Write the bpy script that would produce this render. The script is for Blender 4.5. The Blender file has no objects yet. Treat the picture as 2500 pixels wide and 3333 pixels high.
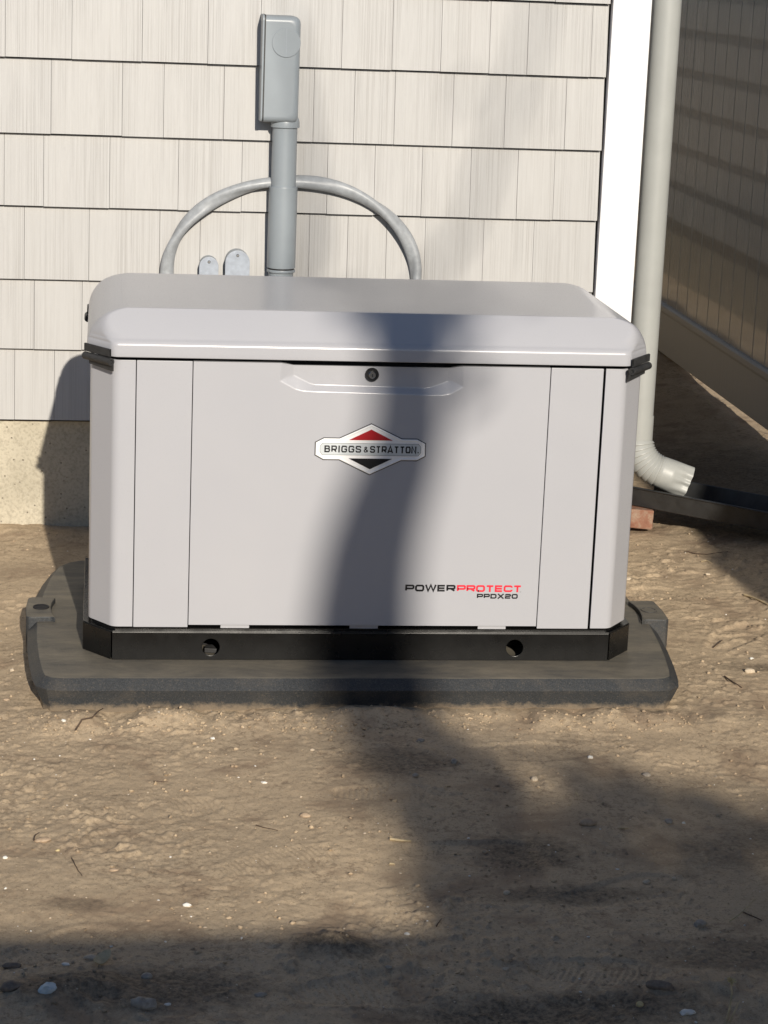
import bpy, bmesh, math, random
import numpy as np
from mathutils import Vector, Matrix, noise as mnoise

random.seed(7)
rng = np.random.RandomState(11)
sc = bpy.context.scene

# ------------------------------------------------------------------ camera, world, sun, exposure
cam_d = bpy.data.cameras.new("camera")
cam = bpy.data.objects.new("camera", cam_d)
sc.collection.objects.link(cam)
cam.location = (-0.5751, -6.1429, 1.5633)
cam.rotation_euler = (math.radians(76.30163), math.radians(-2.27148), math.radians(-6.76541))
cam_d.sensor_fit = 'HORIZONTAL'
cam_d.sensor_width = 36.0
cam_d.lens = 7409.06 / 2500 * 36.0
cam_d.clip_start = 0.05
cam_d.clip_end = 500
sc.camera = cam

SUN = Vector((0.10, -1.0, 0.405)).normalized()      # towards the sun
wd = bpy.data.worlds.new("World")
sc.world = wd
wd.use_nodes = True
wn = wd.node_tree.nodes
bg = wn["Background"]
sky = wn.new("ShaderNodeTexSky")
sky.sky_type = 'NISHITA'
sky.sun_disc = False
sky.sun_elevation = math.asin(SUN.z)
sky.sun_rotation = math.atan2(SUN.x, SUN.y)
sky.air_density = 1.0
sky.dust_density = 1.0
sky.ozone_density = 5.5
wd.node_tree.links.new(sky.outputs[0], bg.inputs[0])
bg.inputs[1].default_value = 0.067
sd = bpy.data.lights.new("sun", 'SUN')
sd.energy = 4.7
sd.angle = math.radians(0.53)
sd.color = (1.0, 0.915, 0.79)
so = bpy.data.objects.new("sun", sd)
so.rotation_euler = SUN.to_track_quat('Z', 'Y').to_euler()
so.location = (1, -8, 6)
sc.collection.objects.link(so)
sc.view_settings.view_transform = 'Standard'
sc.view_settings.look = 'None'
sc.view_settings.gamma = 1
sc.view_settings.exposure = 0.05

# ------------------------------------------------------------------ helpers
COL = sc.collection


def tag(o, label=None, cat=None, group=None, kind=None):
    if label: o['label'] = label
    if cat: o['category'] = cat
    if group: o['group'] = group
    if kind: o['kind'] = kind
    return o


def empty(name, loc=(0, 0, 0), label=None, cat=None, group=None):
    o = bpy.data.objects.new(name, None)
    o.empty_display_size = 0.1
    o.location = loc
    COL.objects.link(o)
    return tag(o, label, cat, group)


class MB:
    def __init__(s):
        s.v = []
        s.f = []

    def add(s, vs, fs):
        n = len(s.v)
        s.v.extend([tuple(v) for v in vs])
        s.f.extend([tuple(i + n for i in f) for f in fs])
        return s

    def box(s, x0, x1, y0, y1, z0, z1):
        vs = [(x, y, z) for z in (z0, z1) for y in (y0, y1) for x in (x0, x1)]
        return s.add(vs, [(0, 2, 3, 1), (4, 5, 7, 6), (0, 1, 5, 4), (2, 6, 7, 3), (0, 4, 6, 2), (1, 3, 7, 5)])

    def prism(s, poly, a0, a1, axis='z'):
        """poly: 2D points CCW. axis z: (x,y); axis y: (x,z); axis x: (y,z)"""
        n = len(poly)

        def mk(p, a):
            if axis == 'z': return (p[0], p[1], a)
            if axis == 'y': return (p[0], a, p[1])
            return (a, p[0], p[1])
        vs = [mk(p, a0) for p in poly] + [mk(p, a1) for p in poly]
        fs = [tuple(range(n - 1, -1, -1)), tuple(range(n, 2 * n))]
        for i in range(n):
            j = (i + 1) % n
            fs.append((i, j, n + j, n + i))
        return s.add(vs, fs)

    def rings(s, rings, cap0=True, cap1=True):
        n = len(rings[0])
        vs = [p for r in rings for p in r]
        fs = []
        for k in range(len(rings) - 1):
            for i in range(n):
                j = (i + 1) % n
                fs.append((k * n + i, k * n + j, (k + 1) * n + j, (k + 1) * n + i))
        if cap0: fs.append(tuple(range(n - 1, -1, -1)))
        if cap1: fs.append(tuple((len(rings) - 1) * n + i for i in range(n)))
        return s.add(vs, fs)

    def tube(s, path, radii, n=16, prof=None, caps=True, inner=None):
        path = [Vector(p) for p in path]
        if not hasattr(radii, '__len__'): radii = [radii] * len(path)
        rs = []
        up = None
        for i, p in enumerate(path):
            t = (path[min(i + 1, len(path) - 1)] - path[max(i - 1, 0)]).normalized()
            if up is None:
                up = Vector((0, 1, 0)) if abs(t.y) < 0.9 else Vector((1, 0, 0))
            a = (up - t * up.dot(t)).normalized()
            b = t.cross(a)
            up = a
            ring = []
            for k in range(n):
                th = 2 * math.pi * k / n
                r = radii[i] * (prof(th, i) if prof else 1)
                ring.append(p + a * (math.cos(th) * r) + b * (math.sin(th) * r))
            rs.append(ring)
        return s.rings(rs, caps, caps)

    def build(s, name, m, parent=None, smooth=None, bevel=0, seg=2, loc=None):
        me = bpy.data.meshes.new(name)
        me.from_pydata(s.v, [], s.f)
        bm = bmesh.new()
        bm.from_mesh(me)
        bmesh.ops.recalc_face_normals(bm, faces=bm.faces)
        if bevel:
            es = [e for e in bm.edges if len(e.link_faces) == 2 and e.calc_face_angle(0) > math.radians(25)]
            bmesh.ops.bevel(bm, geom=es, offset=bevel, segments=seg, profile=0.5, affect='EDGES', clamp_overlap=True)
        if smooth is not None:
            for f in bm.faces: f.smooth = True
            for e in bm.edges:
                if len(e.link_faces) == 2 and e.calc_face_angle(0) > math.radians(smooth): e.smooth = False
        bm.to_mesh(me)
        bm.free()
        me.materials.append(m)
        o = bpy.data.objects.new(name, me)
        COL.objects.link(o)
        if smooth is not None and len(me.polygons) < 60000:
            w = o.modifiers.new('weighted_normal', 'WEIGHTED_NORMAL')
            w.keep_sharp = True
        if parent is not None:
            o.parent = parent
            o.location = -Vector(parent.location) if parent.type == 'EMPTY' and parent.parent is None else (0, 0, 0)
        return o


def rel(o):
    """empties stand at a base point; their parts are modelled in world metres"""
    return o


# ------------------------------------------------------------------ materials
def mat(name, col, rough=0.5, metal=0.0, spec=0.5, coat=0.0):
    m = bpy.data.materials.new(name)
    m.use_nodes = True
    b = m.node_tree.nodes["Principled BSDF"]
    b.inputs['Base Color'].default_value = (*col, 1)
    b.inputs['Roughness'].default_value = rough
    b.inputs['Metallic'].default_value = metal
    b.inputs['Specular IOR Level'].default_value = spec
    b.inputs['Coat Weight'].default_value = coat
    return m


class NT:
    def __init__(s, m):
        s.m = m
        s.t = m.node_tree
        s.b = s.t.nodes["Principled BSDF"]
        s.co = s.t.nodes.new("ShaderNodeTexCoord")

    def mapping(s, scale=(1, 1, 1), rot=(0, 0, 0), src=None):
        n = s.t.nodes.new("ShaderNodeMapping")
        n.inputs['Scale'].default_value = scale
        n.inputs['Rotation'].default_value = rot
        s.t.links.new(src or s.co.outputs['Object'], n.inputs[0])
        return n.outputs[0]

    def noise(s, vec, scale, detail=4, rough=0.55, dist=0.0):
        n = s.t.nodes.new("ShaderNodeTexNoise")
        n.inputs['Scale'].default_value = scale
        n.inputs['Detail'].default_value = detail
        n.inputs['Roughness'].default_value = rough
        n.inputs['Distortion'].default_value = dist
        s.t.links.new(vec, n.inputs['Vector'])
        return n.outputs['Fac']

    def voro(s, vec, scale, out='Distance', rnd=1.0):
        n = s.t.nodes.new("ShaderNodeTexVoronoi")
        n.inputs['Scale'].default_value = scale
        n.inputs['Randomness'].default_value = rnd
        s.t.links.new(vec, n.inputs['Vector'])
        return n.outputs[out]

    def ramp(s, fac, stops):
        n = s.t.nodes.new("ShaderNodeValToRGB")
        el = n.color_ramp.elements
        while len(el) < len(stops): el.new(0.5)
        for e, (p, c) in zip(el, stops):
            e.position = p
            e.color = (*c, 1) if hasattr(c, '__len__') else (c, c, c, 1)
        s.t.links.new(fac, n.inputs[0])
        return n.outputs[0]

    def mix(s, fac, a, b, mode='MIX'):
        n = s.t.nodes.new("ShaderNodeMix")
        n.data_type = 'RGBA'
        n.blend_type = mode
        for sock, val in ((n.inputs[0], fac), (n.inputs[6], a), (n.inputs[7], b)):
            if isinstance(val, (int, float)): sock.default_value = val
            elif isinstance(val, tuple): sock.default_value = (*val, 1)
            else: s.t.links.new(val, sock)
        return n.outputs[2]

    def math(s, op, a, b=0.0, c=None):
        n = s.t.nodes.new("ShaderNodeMath")
        n.operation = op
        for i, val in enumerate((a, b, c)):
            if val is None: continue
            if isinstance(val, (int, float)): n.inputs[i].default_value = val
            else: s.t.links.new(val, n.inputs[i])
        return n.outputs[0]

    def color(s, c): s.t.links.new(c, s.b.inputs['Base Color'])
    def rough(s, c): s.t.links.new(c, s.b.inputs['Roughness'])

    def bump(s, h, strength=0.3, dist=0.001, prev=None):
        n = s.t.nodes.new("ShaderNodeBump")
        n.inputs['Strength'].default_value = strength
        n.inputs['Distance'].default_value = dist
        s.t.links.new(h, n.inputs['Height'])
        if prev is not None: s.t.links.new(prev, n.inputs['Normal'])
        s.t.links.new(n.outputs[0], s.b.inputs['Normal'])
        return n.outputs[0]


def m_powder():
    m = mat("powder_coat_grey", (0.45, 0.445, 0.45), 0.30, 0.0, 0.5, 0.25)
    n = NT(m)
    v = n.mapping()
    big = n.noise(v, 3.0, 3)
    n.color(n.ramp(big, [(0.3, (0.414, 0.420, 0.452)), (0.7, (0.434, 0.438, 0.466))]))
    n.b.inputs['Coat Roughness'].default_value = 0.16
    f = n.noise(v, 900, 2)
    n.rough(n.ramp(n.noise(v, 400, 2), [(0.3, 0.27), (0.7, 0.38)]))
    b1 = n.bump(f, 0.16, 0.0006)
    n.bump(n.noise(v, 6, 1), 0.3, 0.004, b1)
    return m


def m_siding(run_axis='X'):
    m = mat("vinyl_shingle", (0.5, 0.47, 0.42), 0.5, 0, 0.4)
    n = NT(m)
    geo = n.t.nodes.new("ShaderNodeNewGeometry")
    isl = geo.outputs['Random Per Island']                 # every shingle gets its own grain
    sp = n.t.nodes.new("ShaderNodeSeparateXYZ")
    n.t.links.new(n.co.outputs['Object'], sp.inputs[0])
    run = sp.outputs[run_axis]

    def vec(kz, off):
        cb = n.t.nodes.new("ShaderNodeCombineXYZ")
        n.t.links.new(run, cb.inputs[0])
        n.t.links.new(n.math('MULTIPLY_ADD', isl, 37.0, off), cb.inputs[1])
        n.t.links.new(n.math('MULTIPLY', sp.outputs['Z'], kz), cb.inputs[2])
        return cb.outputs[0]
    g1 = n.noise(vec(.004, 0), 150, 1, 0.5)
    g2 = n.noise(vec(.003, 5), 380, 1, 0.5)
    g3 = n.noise(vec(.012, 9), 800, 1, 0.5)
    mk = n.ramp(n.noise(vec(.15, 3), 16, 2), [(0.36, 0.15), (0.6, 1.0)])
    l1 = n.ramp(g1, [(0.465, 0.0), (0.5, 1.0), (0.535, 0.0)])
    l2 = n.ramp(g2, [(0.34, 1.0), (0.46, 0.0)])
    l3 = n.ramp(g3, [(0.38, 1.0), (0.52, 0.0)])
    deep = n.math('MULTIPLY', n.math('MAXIMUM', n.math('MULTIPLY', l1, 0.75), l2), mk)
    base = n.mix(isl, (0.450, 0.447, 0.440), (0.460, 0.456, 0.447))
    c = n.mix(n.math('MULTIPLY', deep, 0.34), base, (0.25, 0.235, 0.22))
    c = n.mix(n.math('MULTIPLY', l3, 0.10), c, (0.34, 0.32, 0.30))
    n.color(c)
    h = n.math('SUBTRACT', 1.0, n.math('ADD', deep, n.math('MULTIPLY', l3, 0.35)))
    n.bump(h, 0.35, 0.0010)
    return m


def m_plain(name, col, rough=0.45, sc_=40, var=0.08, bump=0.1, metal=0.0, bd=0.0005, spec=0.5):
    m = mat(name, col, rough, metal, spec)
    n = NT(m)
    v = n.mapping()
    f = n.noise(v, sc_, 4)
    lo = tuple(c * (1 - var) for c in col)
    hi = tuple(min(1, c * (1 + var)) for c in col)
    n.color(n.ramp(f, [(0.3, lo), (0.7, hi)]))
    n.rough(n.ramp(n.noise(v, sc_ * 0.6, 3), [(0.3, max(0.02, rough - 0.06)), (0.7, min(1, rough + 0.06))]))
    n.bump(n.noise(v, sc_ * 8, 3), bump, bd)
    return m


def m_concrete():
    m = mat("foundation_concrete", (0.4, 0.37, 0.3), 0.9, 0, 0.2)
    n = NT(m)
    v = n.mapping()
    a = n.noise(v, 6, 5)
    b = n.noise(v, 120, 4, 0.7)
    c = n.ramp(a, [(0.3, (0.45, 0.41, 0.32)), (0.7, (0.58, 0.53, 0.42))])
    c = n.mix(n.ramp(b, [(0.35, 0.45), (0.55, 0.0)]), c, (0.24, 0.21, 0.16))
    p = n.voro(v, 45)
    pits = n.ramp(p, [(0.06, 1.0), (0.13, 0.0)])
    c = n.mix(n.math('MULTIPLY', pits, 0.6), c, (0.12, 0.10, 0.08))
    n.color(c)
    h = n.math('SUBTRACT', b, n.math('MULTIPLY', pits, 1.5))
    n.bump(h, 0.8, 0.002)
    return m


def m_soil(name="soil", dark=1.0):
    m = mat(name, (0.25, 0.19, 0.13), 0.95, 0, 0.15)
    n = NT(m)
    v = n.mapping()
    big = n.noise(v, 2.2, 5, 0.6)
    med = n.noise(v, 14, 6, 0.65)
    fine = n.noise(v, 170, 5, 0.7)
    vf = n.noise(v, 520, 3, 0.7)
    k = dark
    c = n.ramp(big, [(0.30, (0.46 * k, 0.355 * k, 0.238 * k)), (0.55, (0.53 * k, 0.413 * k, 0.278 * k)), (0.75, (0.57 * k, 0.447 * k, 0.305 * k))])
    c = n.mix(n.ramp(med, [(0.36, 0.5), (0.5, 0.0)]), c, (0.36 * k, 0.275 * k, 0.187 * k))
    c = n.mix(n.ramp(fine, [(0.36, 0.6), (0.46, 0.0)]), c, (0.22 * k, 0.165 * k, 0.11 * k))
    c = n.mix(n.ramp(vf, [(0.54, 0.0), (0.66, 0.5)]), c, (0.68 * k, 0.57 * k, 0.42 * k))
    wet = n.ramp(n.noise(v, 5.5, 4, 0.6, 0.6), [(0.52, 0.0), (0.66, 0.55)])
    c = n.mix(wet, c, (0.27 * k, 0.19 * k, 0.13 * k))
    crumb = n.math('MULTIPLY', n.ramp(n.noise(v, 62, 5, 0.72, 0.5), [(0.40, 0.55), (0.48, 0.0)]), n.ramp(n.noise(v, 6, 3), [(0.42, 0.15), (0.6, 1.0)]))
    c = n.mix(crumb, c, (0.21 * k, 0.155 * k, 0.105 * k))
    # damp turned soil with shade painted in: centre x, y, half sizes, strength
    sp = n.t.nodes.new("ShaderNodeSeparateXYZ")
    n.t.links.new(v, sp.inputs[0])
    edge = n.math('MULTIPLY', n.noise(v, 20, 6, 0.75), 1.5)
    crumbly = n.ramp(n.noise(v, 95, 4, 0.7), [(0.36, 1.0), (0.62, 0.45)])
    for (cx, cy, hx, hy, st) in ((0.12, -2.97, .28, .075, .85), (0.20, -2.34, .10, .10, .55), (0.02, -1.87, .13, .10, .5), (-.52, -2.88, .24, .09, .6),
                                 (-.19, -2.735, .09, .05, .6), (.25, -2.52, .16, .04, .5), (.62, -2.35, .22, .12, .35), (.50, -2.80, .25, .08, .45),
                                 (-.60, -2.55, .07, .03, .4), (.95, -1.25, .10, .04, .5), (1.35, .4, .35, .8, .45)):  # last one paints the fence's shade into the soil colour
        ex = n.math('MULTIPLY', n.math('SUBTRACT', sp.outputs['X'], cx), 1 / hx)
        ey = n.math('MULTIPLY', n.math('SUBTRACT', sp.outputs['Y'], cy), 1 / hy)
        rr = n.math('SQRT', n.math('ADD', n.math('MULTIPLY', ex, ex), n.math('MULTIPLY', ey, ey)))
        damp_shade = n.ramp(n.math('SUBTRACT', n.math('ADD', rr, 0.25), edge), [(0.05, min(.95, st * 1.5)), (0.6, 0.0)])
        c = n.mix(n.math('MULTIPLY', damp_shade, crumbly), c, (0.105 * k, 0.085 * k, 0.064 * k))
    grains = n.voro(v, 150, 'Distance')
    gsel = n.voro(v, 150, 'Color')
    gm = n.math('MULTIPLY', n.ramp(grains, [(0.16, 1.0), (0.24, 0.0)]), n.ramp(gsel, [(0.86, 0.0), (0.9, 1.0)]))
    c = n.mix(n.math('MULTIPLY', gm, 0.6), c, (0.62, 0.54, 0.40))
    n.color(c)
    h = n.math('ADD', n.math('MULTIPLY', fine, 1.0), n.math('MULTIPLY', med, 0.25))
    b1 = n.bump(h, 0.45, 0.0017)
    n.bump(vf, 0.8, 0.0013, b1)
    return m


def m_pad():
    m = mat("dusty_plastic_pad", (0.06, 0.06, 0.06), 0.6, 0, 0.4)
    n = NT(m)
    v = n.mapping((0.7, 1.9, 1))
    vv = n.mapping()
    geo = n.t.nodes.new("ShaderNodeNewGeometry")
    sep = n.t.nodes.new("ShaderNodeSeparateXYZ")
    n.t.links.new(geo.outputs['Normal'], sep.inputs[0])
    upm = n.ramp(sep.outputs['Z'], [(0.75, 0.0), (0.97, 1.0)])      # dust lies only on level faces
    d = n.noise(v, 9, 8, 0.74, 0.3)
    dust = n.ramp(d, [(0.32, 0.22), (0.66, 0.92)])
    spk = n.ramp(n.noise(vv, 260, 3, 0.7), [(0.55, 0.0), (0.72, 0.5)])
    base = n.ramp(n.noise(vv, 500, 2), [(0.4, (0.026, 0.029, 0.032)), (0.65, (0.050, 0.054, 0.059))])
    c = n.mix(n.math('MULTIPLY', dust, upm), base, (0.21, 0.185, 0.14))
    side = n.math('MULTIPLY', n.ramp(n.noise(vv, 11, 5, 0.7), [(0.5, 0.0), (0.75, 0.35)]), n.math('SUBTRACT', 1.0, upm))
    c = n.mix(side, c, (0.13, 0.11, 0.085))
    sz = n.t.nodes.new("ShaderNodeSeparateXYZ")
    n.t.links.new(geo.outputs['Position'], sz.inputs[0])
    low = n.ramp(n.math('ADD', n.math('MULTIPLY', sz.outputs['Z'], 16.0), n.math('MULTIPLY', n.noise(vv, 30, 5, 0.7), 0.9)), [(0.42, 0.8), (0.66, 0.0)])
    c = n.mix(low, c, (0.24, 0.19, 0.135))
    c = n.mix(n.math('MULTIPLY', spk, 0.45), c, (0.30, 0.25, 0.18))
    n.color(c)
    n.bump(n.noise(vv, 420, 3), 0.35, 0.0012)
    return m


def m_fence(name="tan_vinyl_fence", rough=0.09):
    m = mat(name, (0.56, 0.55, 0.51) if rough < .3 else (0.72, 0.70, 0.65), rough, 0, 0.7, 1.0 if rough < .3 else .2)
    n = NT(m)
    n.b.inputs['Coat Roughness'].default_value = max(.04, rough * .5)
    b1 = n.bump(n.noise(n.mapping((1, 1, 0.03)), 55, 4, 0.78), 1.0 if rough < .3 else .5, 0.009 if rough < .3 else .003)
    n.bump(n.noise(n.mapping((1, 1, 0.5)), 110, 2), 0.08, 0.0015, b1)
    return m


def m_stone(name, c1, c2, rough=0.8):
    m = mat(name, c1, rough, 0, 0.3)
    n = NT(m)
    v = n.mapping()
    n.color(n.mix(n.ramp(n.noise(v, 90, 5, 0.7), [(0.35, 0.0), (0.65, 1.0)]), c1, c2))
    n.bump(n.noise(v, 220, 4), 0.5, 0.002)
    return m


def m_brick():
    m = mat("old_red_brick", (0.4, 0.15, 0.08), 0.9, 0, 0.2)
    n = NT(m)
    v = n.mapping()
    c = n.ramp(n.noise(v, 26, 5, 0.7), [(0.3, (0.20, 0.09, 0.06)), (0.5, (0.27, 0.14, 0.095)), (0.68, (0.33, 0.25, 0.19))])
    c = n.mix(n.ramp(n.noise(v, 60, 4, 0.7), [(0.55, 0.0), (0.72, 0.6)]), c, (0.38, 0.31, 0.22))
    n.color(c)
    n.bump(n.noise(v, 150, 5), 0.7, 0.003)
    return m


M = dict(
    powder=m_powder(),
    siding=m_siding(),
    siding_side=m_siding('Y'),
    backing=mat("siding_backing", (0.10, 0.09, 0.08), 0.8),
    trim=m_plain("white_pvc_trim", (0.80, 0.80, 0.82), 0.4, 20, 0.02, 0.05),
    concrete=m_concrete(),
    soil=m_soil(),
    pad=m_pad(),
    fence=m_fence(),
    rail=m_fence('tan_vinyl_rail', 0.6),
    pvc=m_plain("grey_pvc", (0.27, 0.305, 0.335), 0.36, 9, 0.05, 0.12),
    cable=m_plain("grey_cable_jacket", (0.32, 0.34, 0.36), 0.42, 60, 0.14, 0.2),
    zinc=m_plain("grey_cover_plate", (0.35, 0.39, 0.45), 0.45, 70, 0.12, 0.1),
    blackpaint=m_plain("black_steel", (0.007, 0.007, 0.007), 0.28, 40, 0.2, 0.1, 0, .0005, .3),
    rubber=m_plain("black_rubber", (0.03, 0.03, 0.031), 0.55, 60, 0.3, 0.3),
    dark=mat("inner_dark", (0.01, 0.01, 0.012), 0.8),
    gutter=m_plain("offwhite_aluminium", (0.37, 0.38, 0.365), 0.45, 12, 0.04, 0.1),
    trough=m_plain("black_plastic_trough", (0.030, 0.031, 0.032), 0.42, 30, 0.3, 0.2),
    brick=m_brick(),
    silver=m_plain("badge_silver", (0.88, 0.88, 0.88), 0.3, 50, 0.01, 0.0, 0.0),
    plate=m_plain("badge_plate", (0.60, 0.64, 0.66), 0.35, 50, 0.01, 0.0, 0.1),
    red=m_plain("badge_red", (0.38, 0.008, 0.014), 0.35, 50, 0.05, 0.05),
    decal_red=m_plain("decal_red", (0.68, 0.02, 0.045), 0.45, 50, 0.03, 0.02),
    black=m_plain("badge_black", (0.008, 0.008, 0.010), 0.35, 50, 0.05, 0.02),
    chrome=mat("lock_chrome", (0.6, 0.6, 0.6), 0.2, 1.0),
    screw=mat("screw_steel", (0.5, 0.5, 0.5), 0.3, 1.0),
    roof=m_plain("roof_shingle", (0.08, 0.08, 0.08), 0.9, 30, 0.3, 0.5),
    bark=m_plain("bark", (0.14, 0.10, 0.07), 0.9, 30, 0.3, 0.8, 0, 0.01),
    leaf=m_plain("leaf", (0.06, 0.10, 0.03), 0.6, 8, 0.4, 0.0),
    straw=m_plain("dry_straw", (0.50, 0.40, 0.24), 0.7, 60, 0.3, 0.2),
    twig=m_plain("dark_twig", (0.09, 0.06, 0.04), 0.8, 60, 0.3, 0.4),
)


# ------------------------------------------------------------------ ground: one sheet to the horizon
def vnoise(x, y, seed=0):
    xi = np.floor(x).astype(np.int64)
    yi = np.floor(y).astype(np.int64)
    fx = x - xi
    fy = y - yi
    fx = fx * fx * fx * (fx * (fx * 6 - 15) + 10)
    fy = fy * fy * fy * (fy * (fy * 6 - 15) + 10)

    def h(a, b):
        n = (a * 374761393 + b * 668265263 + seed * 1442695041) & 0xFFFFFFFF
        n = ((n ^ (n >> 13)) * 1274126177) & 0xFFFFFFFF
        n = n ^ (n >> 16)
        return (n & 0xFFFFFF) / float(0xFFFFFF) * 2 - 1
    return (h(xi, yi) * (1 - fx) + h(xi + 1, yi) * fx) * (1 - fy) + (h(xi, yi + 1) * (1 - fx) + h(xi + 1, yi + 1) * fx) * fy


def fbm(x, y, scale, octs=4, seed=0, gain=0.5, ridged=False):
    t = 0
    a = 1.0
    s = 1.0 / scale
    tot = 0
    c, sn = math.cos(0.6), math.sin(0.6)
    for o in range(octs):
        v = vnoise(x * s + 17.3 * o, y * s - 9.1 * o, seed + o)
        if ridged: v = 1 - 2 * np.abs(v)
        t = t + a * v
        tot += a
        a *= gain
        s *= 2.03
        x, y = c * x - sn * y, sn * x + c * y
    return t / tot


def sstep(x, a, b):
    t = np.clip((x - a) / (b - a), 0, 1)
    return t * t * (3 - 2 * t)


# prints pressed in the soil: x, y, half length, half width, angle, depth, tread period
PRINTS = [(-0.250, -2.37, .115, .05, 0.35, .002, .011), (0.105, -2.33, .13, .055, -0.15, .010, .010),
          (0.27, -1.80, .155, .05, 0.02, .006, .013), (-0.640, -2.72, .12, .05, 0.5, .006, .012),
          (0.33, -2.52, .13, .05, 0.3, .007, .011), (-0.02, -2.05, .11, .045, -0.1, .007, .012),
          (0.60, -1.38, .12, .05, 1.2, .010, .013), (0.95, -1.0, .12, .05, 0.9, .010, .013),
          (-0.15, -2.88, .13, .055, 0.2, .008, .012), (0.22, -2.84, .11, .05, -0.4, .009, .011),
          (0.80, -.62, .13, .05, .5, .008, .013), (-0.45, -2.1, .11, .045, 0.25, .003, .012)]


def height(x, y):
    z = 0.045 * sstep(x, 0.85, 1.6) * sstep(y, -2.5, -0.3)
    z = z - 0.006
    z = z + 0.06 * sstep(y, 1.0, 3.2) * sstep(x, 1.25, 1.6)
    rough = 0.35 + 0.65 * sstep(fbm(x, y, .55, 3, 21), -.15, .35)
    rough = np.maximum(rough, 0.75 * sstep(-y, 2.62, 2.85))
    rough = np.maximum(rough, 0.75 * sstep(x, 0.62, 0.85) * sstep(-y, 0.2, 0.8))
    z = z + 0.012 * fbm(x, y, .5, 3, 3) + 0.0045 * fbm(x, y, .16, 3, 5) * rough
    z = z + 0.0018 * fbm(x, y, .045, 4, 9) * rough
    z = z + 0.0014 * fbm(x, y, .014, 3, 31) * (0.25 + rough)
    z = z + (0.0003 + .0011 * rough) * (np.abs(vnoise(x / .0085, y / .0085, 91)) * 1.3 + vnoise(x / .019, y / .019, 92) * .7)
    z = z + .004 * sstep(vnoise(x / .013, y / .013, 95), .55, 1.0) * rough
    cr = 1 - np.abs(fbm(x * 1.0, y * 1.6, .05, 3, 71)) * 9
    z = z - .0018 * np.clip(cr, 0, 1) ** 2 * sstep(fbm(x, y, .13, 3, 73), .12, .35)
    # crumbs and small clods
    cl = sstep(fbm(x, y, .022, 2, 55), .25, .6) * sstep(fbm(x, y, .25, 3, 77), -.05, .35)
    z = z + 0.0042 * cl * (0.4 + rough)
    # soil pushed up against the front edge of the pad
    inx = sstep(x, -.78, -.60) * (1 - sstep(x, .70, .85))
    berm = np.exp(-((y + 1.60) / .06) ** 2)
    z = z + inx * berm * (0.015 + 0.032 * fbm(x, y * .3, .11, 4, 41, .5))
    z = z - 0.012 * np.exp(-((x + .80) / .05) ** 2) * sstep(y, -1.55, -1.3) * (1 - sstep(y, -.9, -.6))
    # soil heaped against the foundation, left
    z = z + 0.019 * sstep(y, -.35, 0.0) * (1 + 1.6 * fbm(x, y, .12, 3, 61)) * (1 - sstep(x, -.95, -.55) * .8) * (1 - sstep(y, .05, .1))
    # pointed heap and hollows in the foreground
    d = np.hypot((x + .195) / 1.2, y + 2.735)
    z = z + .026 * np.exp(-(d / .030) ** 1.3) + .010 * np.exp(-(d / .08) ** 2)
    z = z - .014 * np.exp(-(((x - .06) / .14) ** 2 + ((y + 2.97) / .05) ** 2))
    z = z + .016 * np.exp(-(((x + .60) / .13) ** 2 + ((y + 2.90) / .06) ** 2)) * (1 + fbm(x, y, .04, 3, 8))
    z = z + .010 * np.exp(-(((x - .42) / .2) ** 2 + ((y + 2.93) / .07) ** 2)) * (1 + fbm(x, y, .04, 3, 18))
    for (px, py, a, b, an, dep, per) in PRINTS:
        c, s = math.cos(an), math.sin(an)
        u = (x - px) * c + (y - py) * s
        v = -(x - px) * s + (y - py) * c
        e = np.abs(u / a) ** 2.6 + np.abs(v / b / (1 + .18 * np.sin(u / a * 2.2))) ** 2.6
        m = 1 - sstep(e, .75, 1.15)
        rim = np.exp(-((e - 1.25) / .35) ** 2)
        z = z - dep * .5 * m + dep * .08 * rim * (1 + 1.5 * fbm(x, y, .03, 3, 12))
        fadem = sstep(fbm(x, y, .08, 2, 33), -.4, .2)
        z = z + .0012 * m * fadem * np.sin(2 * math.pi * (u + 2.2 * v * v) / per)
    return z


def axis(segs):
    out = []
    for a, b, st in segs:
        n = max(1, int(round((b - a) / st)))
        out.extend(list(np.linspace(a, b, n, endpoint=False)))
    out.append(segs[-1][1])
    return np.array(out)


def geo_axis(lo, hi, fine):
    """fine segments in the middle, then cells growing to the horizon"""
    left = []
    p, st = fine[0][0], fine[0][2] * 2
    while p > lo:
        p -= st
        st *= 1.35
        left.append(max(p, lo))
    right = []
    p, st = fine[-1][1], fine[-1][2] * 2
    while p < hi:
        p += st
        st *= 1.35
        right.append(min(p, hi))
    return np.concatenate([np.array(left[::-1]), axis(fine), np.array(right)])


gx = geo_axis(-150, 150, [(-1.15, -.85, .008), (-.85, .85, .0026), (.85, 1.25, .0055), (1.25, 2.3, .014)])
gy = geo_axis(-150, 150, [(-3.35, -3.08, .010), (-3.08, -1.5, .0048), (-1.5, -.55, .0055), (-.55, .3, .006), (.3, 4.2, .02)])
X, Y = np.meshgrid(gx, gy)
Z = height(X, Y)
far = sstep(np.maximum(np.abs(X), np.abs(Y)), 5, 12)
Z = Z * (1 - far)
nx, ny = len(gx), len(gy)
me = bpy.data.meshes.new("ground")
me.vertices.add(nx * ny)
me.vertices.foreach_set("co", np.stack([X, Y, Z], -1).astype(np.float32).ravel())
I = (np.arange(ny - 1)[:, None] * nx + np.arange(nx - 1)[None, :]).ravel()
Q = np.stack([I, I + 1, I + nx + 1, I + nx], 1).astype(np.int32)
me.loops.add(Q.size)
me.loops.foreach_set("vertex_index", Q.ravel())
me.polygons.add(len(Q))
me.polygons.foreach_set("loop_start", np.arange(0, Q.size, 4, dtype=np.int32))
me.polygons.foreach_set("loop_total", np.full(len(Q), 4, dtype=np.int32))
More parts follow.
